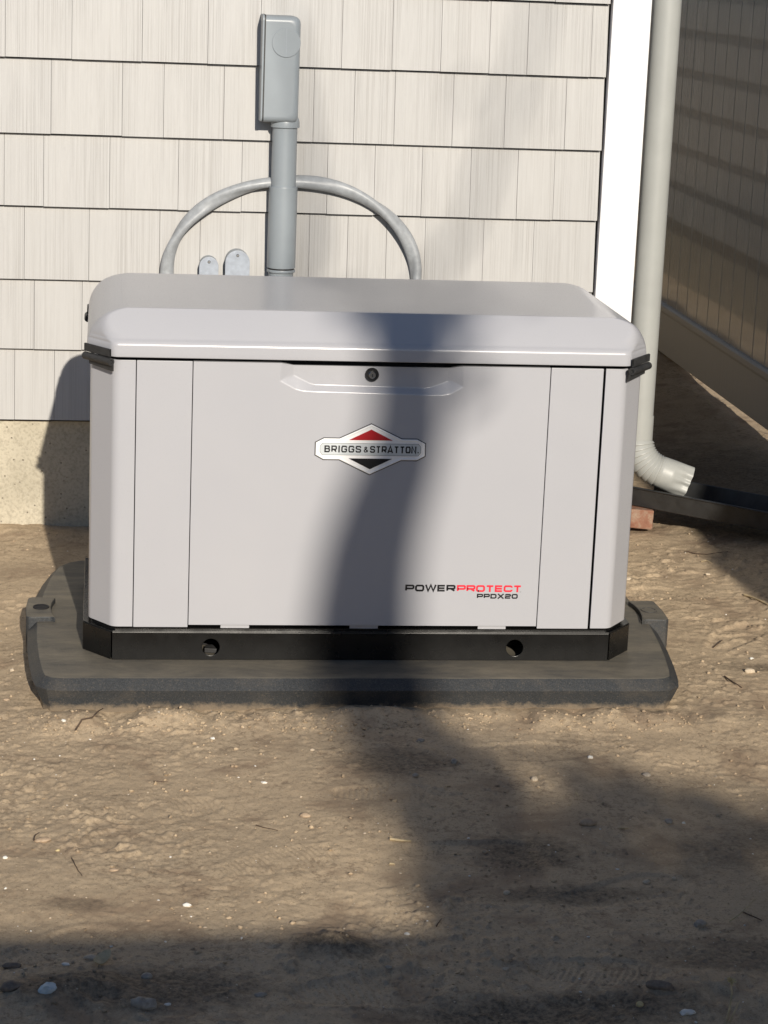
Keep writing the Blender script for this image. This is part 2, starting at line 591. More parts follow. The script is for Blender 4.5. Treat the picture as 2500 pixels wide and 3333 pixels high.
me.polygons.foreach_set("use_smooth", np.ones(len(Q), dtype=bool))
me.update()
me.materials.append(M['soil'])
go = bpy.data.objects.new("ground", me)
COL.objects.link(go)
tag(go, "bare brown soil with footprints and crumbs around the generator pad", None, None, 'structure')


def gz(x, y):
    return float(height(np.array([x], float), np.array([y], float))[0])


# ------------------------------------------------------------------ house
house = empty("house", (-1.5, 0.5, 0), "house corner clad in cream shingle siding above a concrete foundation, with white corner board", "house")
LINES = {0: 1.466, 1: 1.2727, 2: 1.0767, 3: 0.8857, 4: 0.6902, 5: 0.5017, 6: 0.3070}
PITCH = 0.1935
JO = {1: [-0.833, -0.661, -0.478, -0.306, -0.167, 0.049, 0.184, 0.315, 0.446, 0.549, 0.723],
      2: [-0.714, -0.528, -0.419, -0.26, -0.021, 0.088, 0.197, 0.355, 0.497, 0.663],
      3: [-0.836, -0.733, -0.559, -0.377, -0.208, 0.022, 0.15, 0.279, 0.412, 0.541, 0.642],
      4: [-0.783, -0.612, -0.424, -0.316, -0.021, 0.083, 0.189, 0.295, 0.456, 0.595, 0.767],
      5: [-0.756, -0.629], 6: [-0.808, -0.702]}


def shingle(mb, x0, x1, zb, zt, mp, tilt=.0185):
    """one shake: butt stands out at the bottom, tucks under the course above"""
    g = .0005
    dz = random.uniform(-.0007, .0007)
    dy = random.uniform(-.0012, .0008)
    vs = []
    for (x, y, z) in ((x0 + g, -tilt + dy, zb + dz), (x1 - g, -tilt + dy, zb + dz), (x1 - g, .002, zb + dz), (x0 + g, .002, zb + dz),
                      (x0 + g, -.002, zt), (x1 - g, -.002, zt), (x1 - g, .004, zt), (x0 + g, .004, zt)):
        vs.append(mp(x, y, z))
    mb.add(vs, [(0, 1, 5, 4), (3, 2, 1, 0), (1, 2, 6, 5), (0, 4, 7, 3)])


def siding(mp, xmin, xmax, use_known, zmax=3.05):
    mb = MB()
    k = 6
    while True:
        zb = LINES[k] if k in LINES else LINES[0] + PITCH * (-k)
        zt = (LINES[k - 1] if (k - 1) in LINES else zb + PITCH) - .0034
        if zb > zmax: break
        js = list(JO.get(k, [])) if use_known else []
        lo = min(js) if js else xmax
        x = lo
        while x > xmin:
            x -= random.choice((.105, .13, .15, .175, .19))
            js.append(x)
        if js and use_known and k in JO:
            x = max(js)
            while x < xmax - .1:
                x += random.choice((.105, .13, .15, .175))
                if x < xmax: js.append(x)
        js = sorted(set(j for j in js if xmin < j < xmax - .004))
        js = [xmin] + js + [xmax]
        for a, b in zip(js[:-1], js[1:]):
            if b - a > .006: shingle(mb, a, b, zb, zt, mp)
        k -= 1
    return mb


siding(lambda x, y, z: (x, y, z), -4.0, .7665, True).build("shingle_siding", M['siding'], house)
siding(lambda x, y, z: (.862 - y, 8.0 - x, z), 0.0, 7.925, False).build("shingle_siding", M['siding_side'], house)
MB().box(-4.0, .845, .014, .2, .300, 3.1).build("wall_backing", M['backing'], house)
MB().box(.66, .850, .21, 8.0, .300, 3.1).build("wall_backing", M['backing'], house)
f = MB()
f.prism([(-4.02, .006), (.862, .006), (.862, 8.02), (.64, 8.02), (.64, .22), (-4.02, .22)], -.4, .299)
f.build("foundation", M['concrete'], house)
MB().prism([(.7725, -.027), (.8775, -.027), (.8775, .078), (.8665, .078), (.8665, .003), (.7725, .003)], .285, 3.1).build(
    "corner_board", M['trim'], house, bevel=.0015)
rf = MB()
rf.prism([(-.35, 3.02), (2.6, 4.3), (6.0, 5.6), (6.0, 5.45), (2.6, 4.15), (.0, 3.02)], -4.3, 1.15, 'x')
rf.build("roof", M['roof'], house)
MB().box(-4.2, 1.05, -.37, .0, 2.98, 3.015).build("soffit", M['trim'], house)

# ------------------------------------------------------------------ fences


def fence(name, mp, y0, y1, zb, zt, label, grp, posts):
    """long privacy fence running along its local y; mp turns local into world"""
    root = empty(name, mp(.0, y0, 0), label, "fence", grp)
    mb = MB()
    y = y0
    W = .152
    while y < y1:
        e = min(y + W, y1)
        pl = [(-.010, y + .0035), (-.0125, y + .0065), (-.0125, e - .0035), (-.010, e - .001), (.011, e - .001), (.011, y + .0035)]
        n = len(pl)
        vs = [mp(p[0], p[1], zb + .02) for p in pl] + [mp(p[0], p[1], zt - .03) for p in pl]
        fs = [tuple(range(n)), tuple(range(n, 2 * n))] + [(i, (i + 1) % n, n + (i + 1) % n, n + i) for i in range(n)]
        mb.add(vs, fs)
        y = e
    vs = [mp(a, b, c) for a, b, c in ((-.006, y0, zb + .02), (.006, y0, zb + .02), (.006, y1, zb + .02), (-.006, y1, zb + .02),
                                      (-.006, y0, zt - .03), (.006, y0, zt - .03), (.006, y1, zt - .03), (-.006, y1, zt - .03))]
    mb.add(vs, [(0, 1, 2, 3), (4, 5, 6, 7), (0, 1, 5, 4), (1, 2, 6, 5), (2, 3, 7, 6), (3, 0, 4, 7)])
    mb.build("board_panel", M['fence'], root, smooth=20)

    def rail(prof, nm):
        r = MB()
        n = len(prof)
        vs = [mp(p[0], y0, p[1]) for p in prof] + [mp(p[0], y1, p[1]) for p in prof]
        r.add(vs, [tuple(range(n)), tuple(range(n, 2 * n))] + [(i, (i + 1) % n, n + (i + 1) % n, n + i) for i in range(n)])
        r.build(nm, M['rail'], root, bevel=.003)
    rail([(-.024, zb), (-.024, zb + .155), (-.028, zb + .163), (-.028, zb + .182), (-.020, zb + .190), (.024, zb + .190), (.024, zb)], "bottom_rail")
    rail([(-.024, zt - .10), (-.024, zt), (.024, zt), (.024, zt - .10)], "top_rail")
    for p in posts:
        pm = MB()
        w = .05
        vs = [mp(a * w, p + b * w, c) for c in (-.1, zt + .04) for (a, b) in ((-1, -1), (1, -1), (1, 1), (-1, 1))]
        vs.append(mp(0, p, zt + .075))
        pm.add(vs, [(0, 1, 2, 3), (0, 1, 5, 4), (1, 2, 6, 5), (2, 3, 7, 6), (3, 0, 4, 7), (4, 5, 8), (5, 6, 8), (6, 7, 8), (7, 4, 8)])
        pm.build("post", M['fence'], root, bevel=.004)
    return root


FX = 1.63
fence("privacy_fence", lambda a, b, c: (FX + a, b, c), -5.4, 8.6, .098, 2.04,
      "tall tan vinyl privacy fence of upright boards on the right beyond the downspout", None, (-5.4, -3.0, -.6, 8.6))
fence("privacy_fence", lambda a, b, c: (-b, -6.98 - a, c), -1.6, 4.2, .06, 1.735,
      "tan vinyl fence behind the photographer casting the straight shadow across the foreground soil", None, (-1.6, .8, 4.2))

# ------------------------------------------------------------------ tree behind the photographer (casts the soft shade)


def UW(u, w, y):
    return Vector((u - .1 * y, y, w - .405 * y))


tree = empty("shade_tree", UW(-.1, -4.4, -10.8), "leaning tree behind the photographer whose limb shades the generator front", "tree")
TY = -13.2
tb = MB()
base = Vector((UW(-.25, 0, TY).x, TY, -.1))
path = [base, UW(-.22, -3.2, TY), UW(-.20, -1.7, TY), UW(-.17, -1.06, TY), UW(-.09, -.94, TY), UW(-.065, -.83, TY), UW(-.10, -.75, TY), UW(-.125, -.66, TY), UW(-.136, -.56, TY), UW(-.142, -.45, TY),
        UW(-.143, -.38, TY), UW(-.133, -.265, TY), UW(-.108, -.155, TY), UW(-.078, -.06, TY), UW(-.062, .02, TY), UW(-.062, .10, TY), UW(-.088, .22, TY), UW(-.10, .30, TY)]
tb.tube(path, [.17, .15, .13, .115, .112, .112, .115, .120, .120, .118, .114, .106, .097, .090, .086, .083, .073, .05], 12)
tb.tube([UW(-.10, .27, TY), UW(-.13, .40, TY), UW(-.06, .60, TY - .3), UW(-.015, .80, TY - .6), UW(-.03, 1.0, TY - .9), UW(-.1, 1.4, TY - 1.2)],
        [.036, .030, .026, .024, .018, .01], 10)
tb.tube([UW(-.05, .14, TY), UW(.06, .36, TY - .5), UW(.25, .62, TY - 1.2), UW(.41, .86, TY - 2.2), UW(.465, 1.05, TY - 3), UW(.53, 1.26, TY - 3.4), UW(.58, 1.48, TY - 3.6), UW(.7, 2.0, TY - 4)],
        [.034, .024, .015, .012, .012, .012, .011, .008], 10)
tb.build("trunk", M['bark'], tree, smooth=60)
lf = MB()


def leaves(mb, fn, n, s0=.035, s1=.07):
    for _ in range(n):
        p = fn()
        if p is None: continue
        a = Vector((random.gauss(0, 1), random.gauss(0, 1), random.gauss(0, 1))).normalized()
        b = a.orthogonal().normalized()
        c = a.cross(b)
        s = random.uniform(s0, s1)
        mb.add([p - b * s, p + c * s * .5, p + b * s, p - c * s * .5], [(0, 1, 2, 3)])


def near_path(pts, rad):
    def fn():
        i = random.randrange(len(pts) - 1)
        t = random.random()
        p = pts[i].lerp(pts[i + 1], t)
        return p + Vector((random.gauss(0, rad), random.gauss(0, rad * 2.5), random.gauss(0, rad)))
    return fn


leaves(lf, near_path([UW(-.21, -.85, TY), UW(-.2, -.6, TY), UW(-.16, -.42, TY)], .05), 80)
leaves(lf, near_path([UW(-.04, .3, TY - .3), UW(.05, .40, TY - .4), UW(-.1, .42, TY)], .08), 110)
leaves(lf, near_path([UW(.36, .8, TY - 2), UW(.46, 1.05, TY - 3), UW(.55, 1.35, TY - 3.4)], .18), 6)
lf.build("crown", M['leaf'], tree)

# dense shrub mass behind the back fence: shades the right of the foreground
TOPS = [(-.30, -1.25), (-.20, -.98), (-.17, -.84), (-.10, -.80), (0, -.80), (.09, -.83), (.2, -.84), (.3, -.87), (.38, -.90), (.46, -.93), (.60, -.96), (.8, -1.0), (1.3, -.98)]


def top_w(u):
    return float(np.interp(u, [p[0] for p in TOPS], [p[1] for p in TOPS]))


hedge = empty("evergreen_shrub", (1.4, -10.2, 0), "dense evergreen shrub behind the photographer shading the right foreground", "shrub")
hb = MB()


def hedge_pt():
    u = random.uniform(-.28, 1.3)
    tw = top_w(u)
    w = tw - abs(random.gauss(0, .2)) + random.gauss(0, .05)
    y = random.uniform(-10.9, -9.6)
    if w < -1.5: return None
    # a few openings let light patches through
    for (hu, hw, r) in ((.04, -.90, .05), (.24, -.95, .06), (.10, -.82, .06), (.40, -.99, .05), (.0, -.98, .04), (.33, -.90, .05)):
        if (u - hu) ** 2 + (w - hw) ** 2 < r * r and random.random() < .9: return None
    return UW(u, w, y)


leaves(hb, hedge_pt, 8000, .02, .06)
hb.build("foliage", M['leaf'], hedge)
st = MB()
for k in range(9):
    u = -.15 + k * .15
    p0 = Vector((UW(u, 0, -10.2).x, -10.25, -.1))
    st.tube([p0, UW(u + random.uniform(-.1, .1), -2.2, -10.25), UW(u + random.uniform(-.05, .05), top_w(u) - .12, -10.25)], [.05, .035, .008], 8)
st.build("stems", M['bark'], hedge, smooth=60)

# ------------------------------------------------------------------ generator pad
pad = empty("generator_pad", (0, -1.07, 0), "dusty black plastic pad under the generator, with a lug on each side", "pad")
half = [(.650, -1.533), (.674, -1.528), (.688, -1.513), (.695, -1.47), (.704, -1.38), (.712, -1.26), (.716, -1.12), (.713, -1.0), (.706, -.87), (.694, -.75), (.674, -.64), (.65, -.60), (.62, -.58)]
outl = [(-x, y) for x, y in half[::-1]] + [(x - .024 * max(0, (-y - 1.0) / .5), y) for x, y in half]
# note: drop to the ground in three steps: top, bevel, skirt
cen = Vector((0, -1.06))


def inset(pts, d):
    out = []
    n = len(pts)
    for i in range(n):
        p0, p1, p2 = Vector(pts[i - 1]), Vector(pts[i]), Vector(pts[(i + 1) % n])
        t = (p2 - p0).normalized()
        nrm = Vector((t.y, -t.x))
        if (p1 - cen).dot(nrm) < 0: nrm = -nrm
        out.append(p1 - nrm * d)
    return out


outl = inset(outl, 0)
rg = []
for d, z in ((.012, .0650), (.003, .0648), (.0, .0638), (-.019, .0450), (-.0205, .0435), (-.0205, .0420), (-.004, .005), (0, -.04)):
    rg.append([(p.x, p.y, z) for p in inset(outl, d)])
pb = MB()
pb.rings(rg[::-1], True, True)
padm = pb.build("pad_slab", M['pad'], pad, smooth=28)


def lug(sx):
    prof = [(.690, -1.125), (.700, -1.118), (.750, -1.122), (.757, -1.115), (.760, -1.04), (.757, -.965), (.748, -.958), (.693, -.962), (.700, -1.0), (.702, -1.04), (.698, -1.085)]
    p = [(sx * a + (.017 if sx < 0 else 0), b) for a, b in prof]
    m = MB()
    m.prism(p, -.02, .077)
    o = m.build("lug", M['pad'], pad, bevel=.0035)
    h = MB()
    c = (sx * .725 + (.017 if sx < 0 else 0), -1.045)
    ring = lambda r, z: [(c[0] + r * math.cos(t * math.pi / 12), c[1] + r * 1.15 * math.sin(t * math.pi / 12), z) for t in range(24)]
    h.rings([ring(.019, .0775), ring(.0185, .0790), ring(.0155, .0792), ring(.0145, .0780), ring(.0135, .0776)], False, True)
    h.build("lug_hole", M['dark'] if sx < 0 else M['pad'], o, smooth=40)


lug(-1)
lug(1)

# ------------------------------------------------------------------ generator
gen = empty("standby_generator", (0, -1.1, .065), "light grey home standby generator with red and black badge standing on a black pad", "generator")
BZ0, BZ1 = .0652, .1295


def rounded(pts, radii, seg=5):
    """2D polygon with rounded corners"""
    out = []
    n = len(pts)
    for i in range(n):
        p0, p1, p2 = Vector(pts[i - 1]), Vector(pts[i]), Vector(pts[(i + 1) % n])
        r = radii[i] if hasattr(radii, '__len__') else radii
        a = (p0 - p1).normalized()
        b = (p2 - p1).normalized()
        ang = a.angle(b)
        d = min(r / math.tan(ang / 2), (p0 - p1).length * .45, (p2 - p1).length * .45)
        A, B = p1 + a * d, p1 + b * d
        for k in range(seg + 1):
            t = k / seg
            out.append(tuple(A * (1 - t) ** 2 + p1 * 2 * t * (1 - t) + B * t ** 2))
    return out


# base frame: folded black steel tray with two lifting holes
frame = MB()


def plate_with_holes(x0, x1, z0, z1, y, th, holes):
    bm = bmesh.new()
    es = []
    loops = [[(x0, z0), (x1, z0), (x1, z1), (x0, z1)]] + [[(hx + r * math.cos(k * math.pi / 14), hz + r * math.sin(k * math.pi / 14)) for k in range(28)] for hx, hz, r in holes]
    for lp in loops:
        vs = [bm.verts.new((a, y, b)) for a, b in lp]
        for i in range(len(vs)): es.append(bm.edges.new((vs[i], vs[(i + 1) % len(vs)])))
    r = bmesh.ops.triangle_fill(bm, use_beauty=True, use_dissolve=False, edges=es)
    fc = [g for g in r['geom'] if isinstance(g, bmesh.types.BMFace)]
    ex = bmesh.ops.extrude_face_region(bm, geom=fc)
    vv = [g for g in ex['geom'] if isinstance(g, bmesh.types.BMVert)]
    bmesh.ops.translate(bm, verts=vv, vec=(0, th, 0))
    bmesh.ops.recalc_face_normals(bm, faces=bm.faces)
    bm.verts.ensure_lookup_table()
    bm.verts.index_update()
    vs = [tuple(v.co) for v in bm.verts]
    fs = [tuple(v.index for v in f.verts) for f in bm.faces]
    bm.free()
    return vs, fs


A_, C_, YF, YC = .5478, .0622, -1.4063, -1.3282
BACK = -.800
vs, fs = plate_with_holes(-A_ + .001, A_ - .001, BZ0, BZ1 - .002, YF, .003, [(-.3335, .094, .0190), (.3360, .094, .0190)])
frame.add(vs, fs)
# chamfer and side plates
for sx in (-1, 1):
    pl = [(sx * (A_ + .0012), YF + .001), (sx * (A_ + C_), YC), (sx * (A_ + C_), BACK), (sx * (A_ + C_ - .003), BACK), (sx * (A_ + C_ - .003), YC + .001), (sx * (A_ + .0012), YF + .0045)]
    frame.prism(pl, BZ0, BZ1 - .002)
frame.box(-A_ - C_, A_ + C_, BACK, BACK + .003, BZ0, BZ1 - .002)
frame.build("base_frame", M['blackpaint'], gen, bevel=.0012)
# top flange of the tray
fl = MB()
oct_o = [(-A_, YF), (A_, YF), (A_ + C_, YC), (A_ + C_, BACK + .003), (-A_ - C_, BACK + .003), (-A_ - C_, YC)]
fl.prism(rounded(oct_o, .003, 2), BZ1 - .0018, BZ1 + .0005)
fl.build("frame_flange", M['blackpaint'], gen, bevel=.0009)
ledge = MB()
ledge.prism([(-.54, -1.398), (.54, -1.398), (.59, -1.33), (.59, -.81), (-.59, -.81), (-.59, -1.33)], BZ1 + .0005, .1350)
ledge.build("sill", M['blackpaint'], gen)
MB().box(-.54, .54, -1.30, -.85, BZ0 + .002, BZ0 + .01).build("frame_floor", M['dark'], gen)
MB().prism([(-.345, -1.36), (-.318, -1.365), (-.325, -1.33), (-.342, -1.335)], BZ0 + .002, BZ0 + .012).build("bracket", M['rubber'], gen, bevel=.001)

# dark inner casing, then the outer skins
core = MB()
core.prism([(-.535, -1.375), (.535, -1.375), (.583, -1.315), (.583, -.815), (-.583, -.815), (-.583, -1.315)], .136, .735)
core.build("inner_casing", M['dark'], gen)
PZ0, PZ1 = .1385, .7215
TH = .006


def strip(path, th, z0, z1):
    """plan polyline -> upright sheet of thickness th towards its left"""
    n = len(path)
    P = [Vector(p) for p in path]
    inn = []
    for i in range(n):
        if i == 0: t = (P[1] - P[0]).normalized(); k = 1
        elif i == n - 1: t = (P[-1] - P[-2]).normalized(); k = 1
        else:
            t0, t1 = (P[i] - P[i - 1]).normalized(), (P[i + 1] - P[i]).normalized()
            t = (t0 + t1).normalized()
            k = 1 / max(.5, t.dot(t1))
        inn.append(P[i] + Vector((-t.y, t.x)) * th * k)
    return [tuple(p) for p in P] + [tuple(p) for p in inn[::-1]]


def corner_post(sx):
    fx, ox, oy = .5465, .5985, -1.3300
    a, b, c = Vector((.5035, -1.402)), Vector((fx, -1.402)), Vector((ox, oy))
    pts = [a]
    r = .013
    d0, d1 = (a - b).normalized() * r, (c - b).normalized() * r
    for k in range(7):
        t = k / 6
        pts.append((b + d0) * (1 - t) ** 2 + b * 2 * t * (1 - t) + (b + d1) * t ** 2)
    e = Vector((ox, -.806))
    d0, d1 = (b - c).normalized() * .010, (e - c).normalized() * .010
    for k in range(6):
        t = k / 5
        pts.append((c + d0) * (1 - t) ** 2 + c * 2 * t * (1 - t) + (c + d1) * t ** 2)
    pts.append(e)
    m = MB()
    poly = strip([(p.x, p.y) for p in pts], TH, 0, 0)
    poly = [(sx * x, y) for x, y in poly]
    m.prism(poly, PZ0, PZ1)
    m.build("corner_post", M['powder'], gen, smooth=30, bevel=.0008)


corner_post(-1)
corner_post(1)
MB().box(-.5018, -.3846, -1.402, -1.396, PZ0 - .001, PZ1).build("side_panel", M['powder'], gen, bevel=.0012)
MB().box(.3838, .4985, -1.402, -1.396, PZ0 - .001, PZ1).build("side_panel", M['powder'], gen, bevel=.0012)
MB().box(-.58, .58, -.806, -.80, PZ0, PZ1).build("rear_panel", M['powder'], gen, bevel=.001)

# door with pressed handle recess
U = .4219
RX = lambda u: (u - 790) * .000279 - .003
RZ = lambda v: .699 - (v - 170) * .000292


def poly_px(pts): return [(RX(a), RZ(b)) for a, b in pts]


OUT = poly_px([(85, 225), (205, 285), (265, 297), (1340, 312), (1395, 303), (1497, 248)])
INN = poly_px([(190, 186), (310, 245), (350, 257), (1200, 268), (1250, 262), (1385, 208)])


def dseg(P, A, B):
    A, B = np.array(A), np.array(B)
    d = B - A
    t = np.clip(((P - A) @ d) / (d @ d), 0, 1)
    return np.linalg.norm(P - (A + t[..., None] * d), axis=-1)


def inside_poly(P, poly):
    c = np.zeros(P.shape[:-1], bool)
    n = len(poly)
    for i in range(n):
        (x0, y0), (x1, y1) = poly[i], poly[(i + 1) % n]
        cond = ((y0 > P[..., 1]) != (y1 > P[..., 1]))
        xs = (x1 - x0) * (P[..., 1] - y0) / ((y1 - y0) if y1 != y0 else 1e-9) + x0
        c ^= cond & (P[..., 0] < xs)
    return c


DX0, DX1, DZ0, DZ1 = -.3829, .3818, .1435, .7215
xs = axis([(DX0, -.24, .02), (-.24, .24, .0022), (.24, DX1, .02)])
zs = axis([(DZ0, .64, .02), (.64, DZ1, .0016)])
XX, ZZ = np.meshgrid(xs, zs)
P2 = np.stack([XX, ZZ], -1)
op = OUT + [(OUT[-1][0] - .006, .78), (OUT[0][0] + .006, .78)]
ip = INN + [(INN[-1][0], .78), (INN[0][0], .78)]
do = np.min([dseg(P2, op[i], op[i + 1]) for i in range(len(OUT) - 1)] + [dseg(P2, op[-1], op[0]), dseg(P2, op[len(OUT) - 1], op[len(OUT)])], axis=0)
di = np.min([dseg(P2, ip[i], ip[i + 1]) for i in range(len(INN) - 1)] + [dseg(P2, ip[-1], ip[0]), dseg(P2, ip[len(INN) - 1], ip[len(INN)])], axis=0)
ino, ini = inside_poly(P2, op), inside_poly(P2, ip)
dep = np.where(ini, 1.0, np.where(ino, do / (do + di + 1e-9), 0.0))
dep = dep * .0115
YY = -1.4025 + dep
db = MB()
nz, nxd = XX.shape
ZZ = ZZ - .006 * (dep / .0115) * sstep(ZZ, .700, DZ1)
vsd = np.stack([XX, YY, ZZ], -1).reshape(-1, 3).tolist()
fsd = [(j * nxd + i, j * nxd + i + 1, (j + 1) * nxd + i + 1, (j + 1) * nxd + i) for j in range(nz - 1) for i in range(nxd - 1)]
# returns along the four edges
bo = len(vsd)
per = [j for j in range(nxd)] + [j * nxd + nxd - 1 for j in range(1, nz)] + [(nz - 1) * nxd + i for i in range(nxd - 2, -1, -1)] + [j * nxd for j in range(nz - 2, 0, -1)]
for i in per:
    x, y, z = vsd[i]
    vsd.append((x, -1.386, z))
for k in range(len(per)):
    k2 = (k + 1) % len(per)
    fsd.append((per[k], bo + k, bo + k2, per[k2]))
db.add(vsd, fsd)
door = db.build("door", M['powder'], gen, smooth=50)
for tx in (-.282, .0, .284):
    MB().box(tx - .031, tx + .031, -1.3970, -1.3950, .1345, .1440).build("door_tab", M['powder'], gen)

# lock
lk = MB()


def disc(cx, cz, prof, n=28):
    return [[(cx + r * math.cos(2 * math.pi * k / n), y, cz + r * math.sin(2 * math.pi * k / n)) for k in range(n)] for r, y in prof]


lk.rings(disc(-.003, .6985, [(.0148, -1.392), (.0148, -1.3965), (.0135, -1.3985), (.0095, -1.3985), (.0088, -1.3965)]), False, True)
lock = lk.build("lock", M['black'], door, smooth=35)
cyl = MB()
cyl.rings(disc(-.003, .6985, [(.0076, -1.396), (.0076, -1.4005), (.0068, -1.4012)]), False, True)
cyl.build("key_cylinder", M['chrome'], lock, smooth=35) if False else cyl.build("key_cylinder", M['chrome'], door, smooth=35)
MB().box(-.0035, -.0015, -1.4017, -1.4010, .6945, .7020).build("keyhole", M['black'], door)

# ---- lid: plan outline lofted upwards
LX, LYF, LYB = .6065, -1.4130, -.7950


def lid_ring(z, sx_in, sf_in, sb_in, ch):
    x = LX - sx_in
    yf = LYF + sf_in
    yb = LYB - sb_in
    cx, cy = ch
    pts = [(-x + cx, yf), (x - cx, yf), (x, yf + cy), (x, yb), (-x, yb), (-x, yf + cy)]
    q = .022 + .085 * max(0, min(1, (z - .757) / .05))
    rr = [q, q, q, .03, .03, q]
    return [(a, b, z) for a, b in rounded(pts, rr, 6)]


rings = []
ZB, ZC, ZT = .7290, .7580, .8255
CH = (.054, .078)


def add(z, s, f, b):
    k = max(0.15, 1 - f / .09)
    rings.append(lid_ring(z, s, f, b, (CH[0] * k + .004 * (1 - k), CH[1] * k)))


RA = .085      # side radius


def side_in(z):
    t = min(1, max(0, (z - .742) / (ZT - .742)))
    return RA * (1 - math.sqrt(max(0, 1 - t ** 2)))


def front_in(z):
    # upright lip, soft crease, sloping face, soft ridge
    h = .066
    if z < ZC - .005: return 0.0
    if z < ZC + .009:
        t = (z - ZC + .005) / .014
        return .0095 * t * t
    t = (z - ZC - .009) / (ZT - ZC - .009)
    return .0095 + .0475 * (t * .90 + .10 * t * t)


rings.append(lid_ring(ZB, .010, .010, .010, CH))
rings.append(lid_ring(ZB, .0025, .0025, .002, CH))
rings.append(lid_ring(ZB + .0006, .0008, .0008, .001, CH))
rings.append(lid_ring(ZB + .002, 0, 0, 0, CH))
zl = [ZB + .012, .748] + [ZC - .005 + .0014 * k for k in range(11)] + list(np.linspace(ZC + .012, ZT - .004, 18)) + list(ZT - .004 + .004 * np.sin(np.linspace(.12, .92, 6) * math.pi / 2))
for z in zl:
    rings.append(lid_ring(z, side_in(min(z, ZT - .0006)), front_in(z), .03 * max(0, (z - .79) / .035) ** 2, (CH[0] * max(.1, 1 - 1.1 * max(0, z - ZC) / .0675), CH[1] * max(.1, 1 - 1.1 * max(0, z - ZC) / .0675))))
last = ZT
for (dz, ins) in ((.0004, .0015), (.0008, .004), (.0011, .008), (.0013, .014), (.0013, .05), (.0, .25)):
    s = side_in(ZT - .0006)
    rings.append(lid_ring(last + dz - .0004, s + ins, front_in(ZT) + ins, .03 + ins, (.01, .01)))
lb = MB()
lb.rings(rings, False, True)
lid = lb.build("lid", M['powder'], gen, smooth=50)


# rubber corner seals: ribbed strip on the lid, hollow bead on the post below
def seal(sx, rear=False):
    if rear:
        a, b = Vector((sx * .6045, -.85)), Vector((sx * .6045, -.80))
    else:
        a, b = Vector((sx * .5555, -1.4165)), Vector((sx * .6085, -1.3400))
    d = (b - a).normalized()
    nrm = Vector((d.y, -d.x))
    if nrm.dot(Vector((sx, -1 if not rear else 0))) < 0: nrm = -nrm
    s = MB()
    n = 26
    L = (b - a).length
    top = []
    for k in range(n):
        t0, t1 = k / n, (k + .62) / n
        p0, p1 = a + d * L * t0, a + d * L * t1
        q0, q1 = p0 + nrm * .0055, p1 + nrm * .0055
        vs = [(*p0, .7315), (*p1, .7315), (*q1, .7315), (*q0, .7315), (*p0, .7455), (*p1, .7455), (*q1, .7455), (*q0, .7455)]
        s.add(vs, [(0, 1, 2, 3), (4, 5, 6, 7), (0, 1, 5, 4), (1, 2, 6, 5), (2, 3, 7, 6), (3, 0, 4, 7)])
    p0, p1 = a, b
    q0, q1 = a + nrm * .0042, b + nrm * .0042
    vs = [(*p0, .7300), (*p1, .7300), (*q1, .7300), (*q0, .7300), (*p0, .7465), (*p1, .7465), (*q1, .7465), (*q0, .7465)]
    s.add(vs, [(0, 1, 2, 3), (4, 5, 6, 7), (0, 1, 5, 4), (1, 2, 6, 5), (2, 3, 7, 6), (3, 0, 4, 7)])
    o = s.build("corner_seal", M['rubber'], gen)
    t = MB()
    c0 = a - d * .006 + nrm * .0035
    c1 = b + nrm * .0035
    zc = .7205
    rings = []
    for r, pt in ((.0042, c0 + d * .004), (.0045, c0), (.0078, c0), (.0082, c0 + d * .0008), (.0082, c1 - d * .002), (.0065, c1)):
        rings.append([(pt.x + nrm.x * r * math.cos(k * math.pi / 9), pt.y + nrm.y * r * math.cos(k * math.pi / 9), zc + r * math.sin(k * math.pi / 9)) for k in range(18)])
    t.rings(rings, True, True)
    t.build("seal_bead", M['rubber'], o, smooth=40)
    fl_ = MB()
    g0, g1 = a - d * .004 - nrm * .004, b - d * .012 - nrm * .004
    h0, h1 = g0 + nrm * .004, g1 + nrm * .004
    fl_.add([(*g0, .700), (*g1, .704), (*h1, .704), (*h0, .700), (*g0, .718), (*g1, .718), (*h1, .718), (*h0, .718)],
            [(0, 1, 2, 3), (4, 5, 6, 7), (0, 1, 5, 4), (1, 2, 6, 5), (2, 3, 7, 6), (3, 0, 4, 7)])
    fl_.build("seal_flap", M['rubber'], o)


for sx in (-1, 1):
    seal(sx)
    seal(sx, True)

